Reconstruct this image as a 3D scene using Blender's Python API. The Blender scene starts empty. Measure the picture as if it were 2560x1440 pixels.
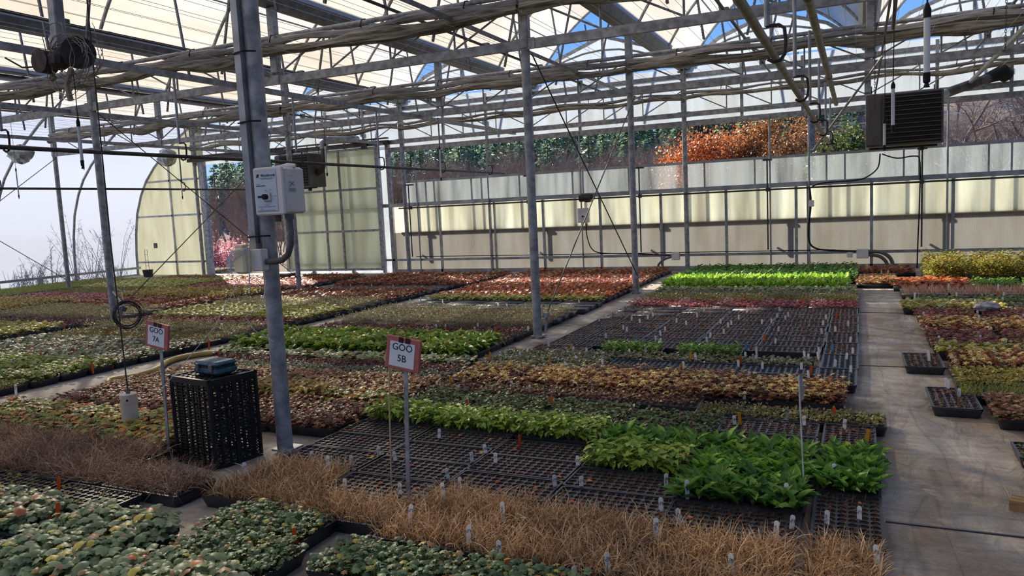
import bpy, math, random
import numpy as np
from mathutils import Vector, Matrix
# ------------------------------------------------------------------ camera, sky, sun, exposure
SC = bpy.context.scene
COL = SC.collection
PI = math.pi
CAM_H = 1.37
R_CAM = ((0.9097803676677924, -0.00010957521995205027, 0.415089954828502),
         (0.41241602461474744, 0.1135619353767305, -0.9038897648496542),
         (-0.047039374705968515, 0.9935309128692285, 0.10336160989704558))
cam_d = bpy.data.cameras.new('camera')
cam_d.sensor_width = 36.0
cam_d.lens = 1903.92 / 2560.0 * 36.0
cam_d.clip_start, cam_d.clip_end = 0.05, 600
cam = bpy.data.objects.new('camera', cam_d)
COL.objects.link(cam)
cam.matrix_world = Matrix.Translation((0, 0, CAM_H)) @ Matrix(R_CAM).to_4x4()
SC.camera = cam

W = bpy.data.worlds.new('sky')
SC.world = W
W.use_nodes = True
nt = W.node_tree
nt.nodes.clear()
o_ = nt.nodes.new('ShaderNodeOutputWorld')
b_ = nt.nodes.new('ShaderNodeBackground')
tc = nt.nodes.new('ShaderNodeTexCoord')
sx = nt.nodes.new('ShaderNodeSeparateXYZ')
rp = nt.nodes.new('ShaderNodeValToRGB')
nt.links.new(tc.outputs['Generated'], sx.inputs[0])
nt.links.new(sx.outputs['Z'], rp.inputs[0])
nt.links.new(rp.outputs[0], b_.inputs[0])
nt.links.new(b_.outputs[0], o_.inputs[0])
el = rp.color_ramp.elements
el[0].position, el[0].color = 0.0, (0.50, 0.70, 1.0, 1)
el[1].position, el[1].color = 0.55, (0.075, 0.235, 0.72, 1)
e_ = el.new(0.12); e_.color = (0.26, 0.50, 0.95, 1)
e_ = el.new(0.27); e_.color = (0.115, 0.33, 0.86, 1)
b_.inputs[1].default_value = 0.62

SUN_DIR = Vector((0.66, -0.58, -0.47)).normalized()      # the way the light travels
sd = bpy.data.lights.new('sun', 'SUN')
sd.energy = 7.0
sd.angle = math.radians(0.6)
sd.color = (1.0, 0.91, 0.78)
sun = bpy.data.objects.new('sun', sd)
COL.objects.link(sun)
sun.rotation_euler = SUN_DIR.to_track_quat('-Z', 'Y').to_euler()
sun.location = (-30, 40, 30)

SC.view_settings.view_transform = 'Standard'
SC.view_settings.look = 'None'
SC.view_settings.exposure = 0.9
SC.view_settings.gamma = 1.0
SC.view_settings.use_curve_mapping = False
cy = SC.cycles
cy.max_bounces = 7
cy.diffuse_bounces = 3
cy.glossy_bounces = 2
cy.transmission_bounces = 4
cy.transparent_max_bounces = 10
cy.caustics_reflective = False
cy.caustics_refractive = False
cy.sample_clamp_indirect = 4.0
cy.use_denoising = True

rnd = random.Random(7)
NG = np.random.default_rng(7)

# ------------------------------------------------------------------ measured layout (metres)
XA, W2, Y0, DY, ZC = -3.096, 6.455, 3.418, 3.918, 3.022
YW = Y0 + 3 * DY            # far wall
HB = W2 / 2                 # one roof arch
ZG = 3.87                   # underside of the gutters
XL = -18.52                 # foot of the left film wall
POSTX = [XA - 2 * W2, XA - W2, XA, XA + W2]


def lin(c):
    f = lambda v: (v / 12.92) if v <= 0.04045 else ((v + 0.055) / 1.055) ** 2.4
    return tuple(f(x / 255.0) for x in c)


# ------------------------------------------------------------------ materials
def new_mat(name):
    m = bpy.data.materials.new(name)
    m.use_nodes = True
    m.node_tree.nodes.clear()
    return m, m.node_tree.nodes, m.node_tree.links


def pm(name, rgb, rough=0.6, metal=0.0, rgb2=None, scale=20.0, bump=0.0, spec=0.4, stretch=(1, 1, 1), detail=4.0):
    """principled material whose colour wanders between two tones"""
    m, N, L = new_mat(name)
    out = N.new('ShaderNodeOutputMaterial')
    p = N.new('ShaderNodeBsdfPrincipled')
    p.inputs['Roughness'].default_value = rough
    p.inputs['Metallic'].default_value = metal
    p.inputs['Specular IOR Level'].default_value = spec
    L.new(p.outputs[0], out.inputs[0])
    a = lin(rgb)
    b = lin(rgb2) if rgb2 else tuple(v * 0.72 for v in a)
    t = N.new('ShaderNodeTexCoord')
    mp = N.new('ShaderNodeMapping')
    mp.inputs['Scale'].default_value = stretch
    n = N.new('ShaderNodeTexNoise')
    n.inputs['Scale'].default_value = scale
    n.inputs['Detail'].default_value = detail
    L.new(t.outputs['Object'], mp.inputs[0])
    L.new(mp.outputs[0], n.inputs['Vector'])
    r = N.new('ShaderNodeValToRGB')
    r.color_ramp.elements[0].position, r.color_ramp.elements[0].color = 0.35, (*b, 1)
    r.color_ramp.elements[1].position, r.color_ramp.elements[1].color = 0.65, (*a, 1)
    L.new(n.outputs['Fac'], r.inputs[0])
    L.new(r.outputs[0], p.inputs['Base Color'])
    if bump:
        bp = N.new('ShaderNodeBump')
        bp.inputs['Strength'].default_value = bump
        bp.inputs['Distance'].default_value = 0.01
        L.new(n.outputs['Fac'], bp.inputs['Height'])
        L.new(bp.outputs[0], p.inputs['Normal'])
    return m


def sheet(name, rgb, trans, clear, rib=0.0, noise=0.0, rib_axis='X', diff=0.25, dirt=(0.62, 0.55, 0.42)):
    """thin greenhouse glazing: scatters most light through, lets a little straight through"""
    m, N, L = new_mat(name)
    out = N.new('ShaderNodeOutputMaterial')
    tr = N.new('ShaderNodeBsdfTranslucent')
    df = N.new('ShaderNodeBsdfPrincipled')
    df.inputs['Roughness'].default_value = 0.35
    cl = N.new('ShaderNodeBsdfTransparent')
    c = lin(rgb)
    cl.inputs[0].default_value = (min(1, c[0] * 1.05), min(1, c[1] * 1.05), min(1, c[2] * 1.05), 1)
    m1 = N.new('ShaderNodeMixShader')
    m2 = N.new('ShaderNodeMixShader')
    m1.inputs[0].default_value = diff
    L.new(tr.outputs[0], m1.inputs[1])
    L.new(df.outputs[0], m1.inputs[2])
    L.new(m1.outputs[0], m2.inputs[1])
    L.new(cl.outputs[0], m2.inputs[2])
    L.new(m2.outputs[0], out.inputs[0])
    t = N.new('ShaderNodeTexCoord')
    n = N.new('ShaderNodeTexNoise')
    mp = N.new('ShaderNodeMapping')
    mp.inputs['Scale'].default_value = (1.6, 1.6, 0.35) if rib else (0.5, 0.15, 0.5)
    L.new(t.outputs['Object'], mp.inputs[0])
    L.new(mp.outputs[0], n.inputs['Vector'])
    n.inputs['Scale'].default_value = 2.2
    n.inputs['Detail'].default_value = 6
    r = N.new('ShaderNodeValToRGB')
    k = tuple(c[i] * trans for i in range(3))
    r.color_ramp.elements[0].position = 0.3
    r.color_ramp.elements[0].color = (*[k[i] * (1 - noise) + k[i] * dirt[i] * noise for i in range(3)], 1)
    r.color_ramp.elements[1].position = 0.68
    r.color_ramp.elements[1].color = (*k, 1)
    L.new(n.outputs['Fac'], r.inputs[0])
    src = r.outputs[0]
    fac = N.new('ShaderNodeMath'); fac.operation = 'MULTIPLY'
    fac.inputs[1].default_value = clear
    fac.inputs[0].default_value = 1.0
    if rib:
        sp = N.new('ShaderNodeSeparateXYZ')
        L.new(t.outputs['Object'], sp.inputs[0])
        w = N.new('ShaderNodeMath'); w.operation = 'MULTIPLY'; w.inputs[1].default_value = 2 * PI / 0.022
        s = N.new('ShaderNodeMath'); s.operation = 'SINE'
        L.new(sp.outputs[rib_axis], w.inputs[0]); L.new(w.outputs[0], s.inputs[0])
        q = N.new('ShaderNodeMapRange')
        q.inputs[1].default_value, q.inputs[2].default_value = -1, 1
        q.inputs[3].default_value, q.inputs[4].default_value = 1 - rib, 1
        L.new(s.outputs[0], q.inputs[0])
        mx = N.new('ShaderNodeMixRGB'); mx.blend_type = 'MULTIPLY'; mx.inputs[0].default_value = 1
        L.new(src, mx.inputs[1]); L.new(q.outputs[0], mx.inputs[2])
        src = mx.outputs[0]
        n2 = N.new('ShaderNodeTexNoise'); n2.inputs['Scale'].default_value = 1.3; n2.inputs['Detail'].default_value = 5
        mp2 = N.new('ShaderNodeMapping'); mp2.inputs['Scale'].default_value = (3.0, 1, 0.25)
        L.new(t.outputs['Object'], mp2.inputs[0]); L.new(mp2.outputs[0], n2.inputs['Vector'])
        q2 = N.new('ShaderNodeMapRange'); q2.inputs[1].default_value, q2.inputs[2].default_value = 0.3, 0.7
        q2.inputs[3].default_value, q2.inputs[4].default_value = 0.55, 1.3
        L.new(n2.outputs['Fac'], q2.inputs[0]); L.new(q2.outputs[0], fac.inputs[0])
    L.new(fac.outputs[0], m2.inputs[0])
    L.new(src, tr.inputs[0])
    L.new(src, df.inputs['Base Color'])
    return m


def leaf_mat(name, trans=0.3, rough=0.5, spec=0.35):
    m, N, L = new_mat(name)
    out = N.new('ShaderNodeOutputMaterial')
    at = N.new('ShaderNodeAttribute'); at.attribute_name = 'col'
    p = N.new('ShaderNodeBsdfPrincipled')
    p.inputs['Roughness'].default_value = rough
    p.inputs['Specular IOR Level'].default_value = spec
    tr = N.new('ShaderNodeBsdfTranslucent')
    mx = N.new('ShaderNodeMixShader'); mx.inputs[0].default_value = trans
    oi = N.new('ShaderNodeObjectInfo')
    hs = N.new('ShaderNodeHueSaturation')
    q = N.new('ShaderNodeMapRange'); q.inputs[3].default_value, q.inputs[4].default_value = 1.08, 1.42
    L.new(oi.outputs['Random'], q.inputs[0]); L.new(q.outputs[0], hs.inputs['Value'])
    L.new(at.outputs['Color'], hs.inputs['Color'])
    L.new(hs.outputs[0], p.inputs['Base Color'])
    L.new(hs.outputs[0], tr.inputs[0])
    L.new(p.outputs[0], mx.inputs[1]); L.new(tr.outputs[0], mx.inputs[2]); L.new(mx.outputs[0], out.inputs[0])
    return m


def floor_mat():
    m, N, L = new_mat('woven_ground_cloth')
    out = N.new('ShaderNodeOutputMaterial')
    p = N.new('ShaderNodeBsdfPrincipled'); p.inputs['Roughness'].default_value = 0.7
    L.new(p.outputs[0], out.inputs[0])
    t = N.new('ShaderNodeTexCoord')

    def noise(sc, st, det=6, dist=0.0):
        mp = N.new('ShaderNodeMapping'); mp.inputs['Scale'].default_value = st
        n = N.new('ShaderNodeTexNoise'); n.inputs['Scale'].default_value = sc; n.inputs['Detail'].default_value = det
        n.inputs['Distortion'].default_value = dist
        L.new(t.outputs['Object'], mp.inputs[0]); L.new(mp.outputs[0], n.inputs['Vector'])
        return n

    def ramp(n, a, ca, b, cb):
        r = N.new('ShaderNodeValToRGB')
        r.color_ramp.elements[0].position, r.color_ramp.elements[0].color = a, (*ca, 1)
        r.color_ramp.elements[1].position, r.color_ramp.elements[1].color = b, (*cb, 1)
        L.new(n.outputs[0], r.inputs[0])
        return r

    def mul(a, b, f):
        mx = N.new('ShaderNodeMixRGB'); mx.blend_type = 'MULTIPLY'; mx.inputs[0].default_value = f
        L.new(a.outputs[0], mx.inputs[1]); L.new(b.outputs[0], mx.inputs[2])
        return mx

    def crease(n, w):
        s = N.new('ShaderNodeMath'); s.operation = 'SUBTRACT'; s.inputs[1].default_value = 0.5
        a = N.new('ShaderNodeMath'); a.operation = 'ABSOLUTE'
        L.new(n.outputs['Fac'], s.inputs[0]); L.new(s.outputs[0], a.inputs[0])
        return ramp(a, 0.0, (0.30, 0.28, 0.27), w, (1, 1, 1))
    base = ramp(noise(1.3, (1, 1, 1), 9, .2), 0.32, lin((134, 124, 110)), 0.68, lin((196, 188, 176)))
    fine = ramp(noise(34, (1, 2.2, 1), 8, .3), 0.3, (.72, .70, .68), 0.66, (1, 1, 1))
    scuff = ramp(noise(5, (1, 2.6, 1), 8, 1.0), 0.36, (.62, .59, .56), 0.58, (1, 1, 1))
    stain = ramp(noise(1.1, (1, 1, 1), 6, .6), 0.31, (.36, .36, .37), 0.40, (1, 1, 1))
    brown = ramp(noise(2.1, (1, .6, 1), 7, .5), 0.36, (.70, .58, .44), 0.55, (1, 1, 1))
    c1 = crease(noise(0.8, (2.6, .30, 1), 3, .15), .007)
    c2 = crease(noise(1.1, (.35, 1.5, 1), 2, .3), .005)
    k = mul(base, fine, .8)
    for q, f in ((scuff, .6), (stain, .85), (brown, .7), (c1, .38), (c2, .3)):
        k = mul(k, q, f)
    L.new(k.outputs[0], p.inputs['Base Color'])
    h = noise(2.6, (2.2, .8, 1), 7, 1.4)
    bp = N.new('ShaderNodeBump'); bp.inputs['Strength'].default_value = 0.55; bp.inputs['Distance'].default_value = 0.05
    L.new(h.outputs['Fac'], bp.inputs['Height']); L.new(bp.outputs[0], p.inputs['Normal'])
    return m


M = dict(
    galv=pm('galvanized_steel', (176, 177, 178), 0.5, 0.15, (128, 130, 132), 14, 0.05),
    gutter=pm('gutter_steel', (128, 130, 132), 0.5, 0.2, (98, 100, 102), 9),
    alum=pm('aluminium', (176, 178, 180), 0.4, 0.5, (140, 142, 145), 6),
    pipe=pm('painted_pipe', (146, 138, 120), 0.5, 0.2, (112, 100, 82), 9),
    darkpipe=pm('dark_pipe', (84, 80, 76), 0.5, 0.3, (58, 56, 54), 12),
    cable=pm('steel_cable', (92, 88, 84), 0.5, 0.4, (66, 62, 58), 30),
    rust=pm('rusty_steel', (84, 74, 70), 0.7, 0.3, (52, 48, 48), 18),
    wire=pm('curtain_wire', (225, 225, 218), 0.4, 0.0),
    cloth=pm('shade_cloth', (168, 161, 144), 0.85, 0.0, (92, 86, 73), 5, 0.9, 0.2, (0.6, 8, 8)),
    cloth2=pm('shade_cloth_upper', (168, 165, 158), 0.85, 0.0, (116, 113, 106), 6, 0.4, 0.2, (0.6, 8, 8)),
    plastic=pm('black_plastic', (50, 51, 55), 0.32, 0.0, (38, 39, 42), 8, 0, 0.5),
    blackmat=pm('black_matte', (18, 18, 19), 0.7),
    soil=pm('potting_soil', (92, 72, 58), 0.95, 0.0, (48, 38, 32), 60, 0.8, 0.1),
    crate=pm('crate_plastic', (24, 24, 26), 0.5, 0.0, (16, 16, 17), 8, 0, 0.45),
    white=pm('white_plastic', (226, 228, 226), 0.5, 0.0, (200, 202, 200), 10),
    tagwhite=sheet('white_tag_plastic', (250, 250, 248), 0.95, 0.0, 0, 0.1, diff=0.6),
    paper=pm('white_paper', (232, 236, 242), 0.7, 0.0, (222, 226, 232), 6),
    orange=pm('orange_plastic', (240, 96, 22), 0.5, 0.0, (222, 80, 14), 8),
    yellow=pm('yellow_plastic', (226, 160, 24), 0.5, 0.0, (206, 140, 16), 8),
    blue=pm('blue_plastic', (72, 150, 200), 0.5, 0.0, (60, 130, 180), 8),
    ink=pm('black_ink', (26, 28, 34), 0.6),
    board=pm('red_corrugated_board', (196, 112, 104), 0.6, 0.0, (176, 94, 88), 40, 0, 0.4, (1, 1, 8)),
    tape=pm('dark_tape', (52, 30, 28), 0.5, 0.0, (36, 22, 22), 20),
    greybox=pm('grey_enclosure', (230, 226, 219), 0.45, 0.0, (220, 216, 209), 5),
    faceplate=pm('pale_label_plate', (205, 214, 226), 0.4, 0.0, (196, 205, 218), 6),
    beige=pm('yellowed_plastic', (246, 232, 194), 0.5, 0.0, (232, 214, 170), 8),
    pvc=pm('white_pvc', (220, 208, 190), 0.5, 0.0, (202, 188, 168), 9),
    conduit=pm('grey_conduit', (112, 110, 108), 0.55, 0.1, (92, 90, 88), 9),
    heater=pm('heater_paint', (98, 96, 92), 0.55, 0.1, (80, 76, 72), 4),
    flue=pm('sooty_flue', (98, 94, 90), 0.5, 0.5, (50, 48, 46), 5),
    hose=pm('yellow_hose', (206, 176, 92), 0.5, 0.0, (180, 148, 70), 9),
    teal=pm('teal_plastic', (70, 108, 118), 0.6, 0.0, (42, 78, 90), 24),
    wood=pm('weathered_wood', (176, 142, 98), 0.8, 0.0, (130, 98, 62), 8, 0.3, 0.2, (1, 12, 12)),
    bag=pm('clear_bag', (176, 176, 172), 0.3, 0.0, (140, 140, 138), 14, 0.6),
    tan=pm('tan_paper', (214, 186, 142), 0.7, 0.0, (196, 166, 122), 8),
    floor=floor_mat(),
    earth=pm('bare_earth', (120, 102, 76), 0.95, 0.0, (84, 74, 52), 0.6, 0, 0.1),
    hill=pm('leaf_litter_slope', (142, 124, 110), 0.95, 0.0, (104, 92, 82), 0.3, 0, 0.1),
    film=sheet('roof_film', (247, 243, 234), 0.58, 0.10, 0, 0.85, dirt=(0.66, 0.57, 0.46)),
    wallfilm=sheet('wall_film', (222, 231, 248), 0.44, 0.02, 0, 0.12, diff=0.25),
    poly=sheet('twinwall_panel', (246, 243, 231), 1.0, 0.06, 0.14, 0.40, diff=0.08),
    polyend=sheet('end_twinwall_panel', (238, 240, 224), 0.80, 0.06, 0.12, 0.40),
    polylow=sheet('greyer_twinwall_panel', (208, 208, 203), 0.76, 0.22, 0.16, 0.5),  # lower strip: greyer, less bright and more see-through than the twinwall above it
    polyvent=sheet('vent_twinwall_panel', (236, 242, 242), 0.62, 0.72, 0.16, 0.3),
    polyclear=sheet('clear_twinwall_panel', (236, 242, 246), 0.80, 0.34, 0.14, 0.35),
    polygable=sheet('gable_twinwall_panel', (240, 246, 250), 0.82, 0.42, 0.14, 0.25),
    leaf=leaf_mat('leaf_tissue', 0.36, 0.42, 0.35),
    dry=leaf_mat('dry_leaf_tissue', 0.25, 0.7, 0.2),
    bark=pm('grey_bark', (150, 138, 126), 0.9, 0.0, (104, 94, 86), 12, 0.3, 0.1),
    bark2=pm('dark_twigs', (166, 144, 122), 0.9, 0.0, (124, 106, 90), 4, 0, 0.1),
    trunk=pm('brown_bark', (84, 68, 54), 0.9, 0.0, (56, 46, 38), 12, 0.3, 0.1),
)


# ------------------------------------------------------------------ mesh helpers
class MB:
    def __init__(s):
        s.V, s.F, s.I = [], [], []

    def add(s, vs, fs, m=0):
        o = len(s.V)
        s.V += [tuple(v) for v in vs]
        s.F += [tuple(i + o for i in f) for f in fs]
        s.I += [m] * len(fs)
        return s

    def box(s, c, d, rot=None, m=0, taper=1.0):
        x, y, z = d[0] / 2, d[1] / 2, d[2] / 2
        vs = []
        for zz, k in ((-z, 1.0), (z, taper)):
            for a, b in ((-x, -y), (x, -y), (x, y), (-x, y)):
                v = Vector((a * k, b * k, zz))
                if rot is not None:
                    v = rot @ v
                vs.append((v[0] + c[0], v[1] + c[1], v[2] + c[2]))
        return s.add(vs, [(3, 2, 1, 0), (4, 5, 6, 7), (0, 1, 5, 4), (1, 2, 6, 5), (2, 3, 7, 6), (3, 0, 4, 7)], m)

    def bbox(s, c, d, bev=0.006, rot=None, m=0):
        """box with bevelled vertical and horizontal edges"""
        x, y, z = d[0] / 2, d[1] / 2, d[2] / 2
        b = min(bev, x * .9, y * .9, z * .9)
        rings = []
        for zz, k in ((-z, b), (-z + b, 0), (z - b, 0), (z, b)):
            X, Y_ = x - k, y - k
            q = b * 0.8
            rings.append([(-X + q, -Y_, zz), (X - q, -Y_, zz), (X, -Y_ + q, zz), (X, Y_ - q, zz), (X - q, Y_, zz), (-X + q, Y_, zz), (-X, Y_ - q, zz), (-X, -Y_ + q, zz)])
        vs, fs = [], []
        for r in rings:
            for v in r:
                v = Vector(v)
                if rot is not None:
                    v = rot @ v
                vs.append((v[0] + c[0], v[1] + c[1], v[2] + c[2]))
        for k in range(3):
            for i in range(8):
                j = (i + 1) % 8
                fs.append((k * 8 + i, k * 8 + j, k * 8 + 8 + j, k * 8 + 8 + i))
        fs.append(tuple(reversed(range(8))))
        fs.append(tuple(range(24, 32)))
        return s.add(vs, fs, m)

    def beam(s, p, q, w, h, up=(0, 0, 1), m=0):
        p, q = Vector(p), Vector(q)
        d = (q - p)
        ln = d.length
        d.normalize()
        u = Vector(up)
        if abs(d.dot(u)) > 0.98:
            u = Vector((0, 1, 0))
        sd = d.cross(u).normalized()
        u = sd.cross(d)
        rot = Matrix((d, sd, u)).transposed()
        return s.box((p + q) / 2, (ln, w, h), rot, m)

    def tube(s, pts, r, n=8, cap=True, m=0):
        pts = [Vector(p) for p in pts]
        rs = r if isinstance(r, (list, tuple)) else [r] * len(pts)
        vs, fs = [], []
        ref = None
        for i, p in enumerate(pts):
            a = pts[max(i - 1, 0)]
            b = pts[min(i + 1, len(pts) - 1)]
            d = (b - a).normalized()
            if ref is None:
                ref = Vector((0, 0, 1)) if abs(d.z) < 0.9 else Vector((1, 0, 0))
            u = (ref - d * ref.dot(d))
            if u.length < 1e-4:
                u = d.orthogonal()
            u.normalize()
            ref = u
            v = d.cross(u)
            for k in range(n):
                t = 2 * PI * k / n
                vs.append(p + (u * math.cos(t) + v * math.sin(t)) * rs[i])
        for i in range(len(pts) - 1):
            for k in range(n):
                j = (k + 1) % n
                fs.append((i * n + k, i * n + j, (i + 1) * n + j, (i + 1) * n + k))
        if cap:
            fs.append(tuple(reversed(range(n))))
            fs.append(tuple(range((len(pts) - 1) * n, len(pts) * n)))
        return s.add(vs, fs, m)

    def mesh(s, name, mats, smooth=False):
        me = bpy.data.meshes.new(name)
        me.from_pydata(s.V, [], s.F)
        for m in (mats if isinstance(mats, (list, tuple)) else [mats]):
            me.materials.append(m)
        if any(s.I):
            me.polygons.foreach_set('material_index', s.I)
        if smooth:
            me.polygons.foreach_set('use_smooth', [True] * len(s.F))
            try:
                me.set_sharp_from_angle(angle=math.radians(40))
            except Exception:
                pass
        me.update()
        return me

    def build(s, name, mats, parent=None, smooth=False, loc=None):
        me = s.mesh(name, mats, smooth)
        return put(name, me, parent, loc)


def put(name, me, parent=None, loc=None):
    o = bpy.data.objects.new(name, me)
    COL.objects.link(o)
    if parent is not None:
        o.parent = parent
    if loc is not None:
        o.location = loc
    return o


def tag(o, label, cat, group=None, kind=None):
    o['label'] = label
    o['category'] = cat
    if group:
        o['group'] = group
    if kind:
        o['kind'] = kind
    return o


def thing(name, label, cat, loc=(0, 0, 0), group=None, rz=0.0, kind=None):
    o = bpy.data.objects.new(name, None)
    o.empty_display_size = 0.1
    COL.objects.link(o)
    o.location = loc
    o.rotation_euler = (0, 0, rz)
    return tag(o, label, cat, group, kind)


def struct(o, label=None, cat=None):
    o['kind'] = 'structure'
    if label:
        o['label'] = label
    if cat:
        o['category'] = cat
    return o


def dup(root, loc=None, rz=None):
    r = root.copy(); COL.objects.link(r)
    if loc is not None:
        r.location = loc
    if rz is not None:
        r.rotation_euler = (0, 0, rz)
    for ch in list(root.children):
        c = ch.copy(); COL.objects.link(c); c.parent = r
        for g in list(ch.children):
            d = g.copy(); COL.objects.link(d); d.parent = c
    return r


def np_mesh(name, V, faces, colors, mats, midx=None):
    """V (N,3); faces list of (M,k) arrays; colors (N,3)"""
    me = bpy.data.meshes.new(name)
    V = np.asarray(V, dtype=np.float32)
    me.vertices.add(len(V))
    me.vertices.foreach_set('co', V.ravel())
    loops = np.concatenate([f.ravel() for f in faces]).astype(np.int32)
    tot = np.concatenate([np.full(len(f), f.shape[1], np.int32) for f in faces])
    st = np.zeros(len(tot), np.int32)
    st[1:] = np.cumsum(tot)[:-1]
    me.loops.add(len(loops))
    me.loops.foreach_set('vertex_index', loops)
    me.polygons.add(len(tot))
    me.polygons.foreach_set('loop_start', st)
    me.polygons.foreach_set('loop_total', tot)
    for m in mats:
        me.materials.append(m)
    if midx is not None:
        me.polygons.foreach_set('material_index', np.asarray(midx, np.int32))
    if colors is not None:
        a = me.attributes.new('col', 'FLOAT_COLOR', 'POINT')
        c4 = np.ones((len(V), 4), np.float32)
        c4[:, :3] = colors
        a.data.foreach_set('color', c4.ravel())
    me.update(calc_edges=True)
    me.validate()
    return me


# ------------------------------------------------------------------ leaves
def rows_template(ts, ws, fold, curve):
    v, f = [], []
    for t, w in zip(ts, ws):
        z = -curve * t * t
        v += [(t, -w / 2, z + fold * w), (t, 0, z), (t, w / 2, z + fold * w)]
    for i in range(len(ts) - 1):
        a = i * 3
        f += [(a, a + 1, a + 4, a + 3), (a + 1, a + 2, a + 5, a + 4)]
    return np.array(v, float), [np.array(f)]


def fan_template(rad, cup, off=0.5):
    n = len(rad)
    v = [(off, 0, 0.0)]
    for i, r in enumerate(rad):
        a = 2 * PI * i / n
        v.append((off + 0.5 * r * math.cos(a), 0.5 * r * math.sin(a), -cup * r * r))
    f = [(0, 1 + i, 1 + (i + 1) % n) for i in range(n)]
    return np.array(v, float), [np.array(f)]


TM = dict(
    lance=rows_template((0, .28, .62, 1), (.12, 1, .78, .03), .12, .22),
    broad=rows_template((0, .2, .45, .75, 1), (.14, .62, 1, .72, .03), .16, .30),
    curl=(np.array([(0, -.5, 0), (0, .5, 0), (.38, -.42, -.03), (.38, .42, -.03), (.68, -.32, -.24), (.68, .32, -.24), (.84, -.2, -.52), (.84, .2, -.52), (.86, 0, -.78)], float),
          [np.array([(0, 1, 3, 2), (2, 3, 5, 4), (4, 5, 7, 6)]), np.array([(6, 7, 8)])]),
    blade=(np.array([(0, -.5, 0), (0, .5, 0), (.4, -.42, -.05), (.4, .42, -.05), (.75, -.28, -.22), (.75, .28, -.22), (1, 0, -.42)], float),
           [np.array([(0, 1, 3, 2), (2, 3, 5, 4)]), np.array([(4, 5, 6)])]),
    round=fan_template([1] * 9, .16),
    lobed=fan_template([1, .74, 1, .72, .98, .7, .92, .45, .92, .7, .98, .72, 1, .74], .22),
    star=fan_template([1, .32, .95, .3, .8, .22, .8, .3, .95, .32], .10),
    scallop=fan_template([1, .88, 1, .88, .96, .8, .96, .88, 1, .88, 1, .72], .30),
    tiny=(np.array([(0, 0, 0), (.55, .5, .08), (1, 0, -.1), (.55, -.5, .08)], float), [np.array([(0, 3, 2, 1)])]),
)


def place_leaves(tm, P, az, pitch, roll, size, width, cols):
    tv, tf = TM[tm]
    n, k = len(P), len(tv)
    ca, sa, cp, sp = np.cos(az), np.sin(az), np.cos(pitch), np.sin(pitch)
    d = np.stack([cp * ca, cp * sa, sp], 1)
    s0 = np.stack([-sa, ca, np.zeros(n)], 1)
    n0 = np.cross(d, s0)
    cr, sr = np.cos(roll)[:, None], np.sin(roll)[:, None]
    s1 = s0 * cr + n0 * sr
    n1 = n0 * cr - s0 * sr
    V = (P[:, None, :] + size[:, None, None] * (tv[None, :, 0, None] * d[:, None, :] + width[:, None, None] * tv[None, :, 1, None] * s1[:, None, :]
                                              + tv[None, :, 2, None] * n1[:, None, :]))
    F = [(f[None] + (np.arange(n) * k)[:, None, None]).reshape(-1, f.shape[1]) for f in tf]
    C = np.repeat(cols[:, None, :], k, 1)
    return V.reshape(-1, 3), F, C.reshape(-1, 3)


def merge(parts):
    V, C, F, o = [], [], {}, 0
    for v, f, c in parts:
        V.append(v); C.append(c)
        for q in f:
            F.setdefault(q.shape[1], []).append(q + o)
        o += len(v)
    return np.concatenate(V), [np.concatenate(F[k]) for k in sorted(F)], np.concatenate(C)


def pick(pal, n, g, jit=0.2):
    cs = np.array([lin(c) for c, w in pal]); ws = np.array([w for c, w in pal], float)
    i = g.choice(len(cs), n, p=ws / ws.sum())
    return np.clip(cs[i] * (1 + jit * (g.random((n, 1)) * 2 - 1)), 0, 1)


TL, TD, TH = 0.54, 0.268, 0.058     # tray length, depth, height


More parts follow.
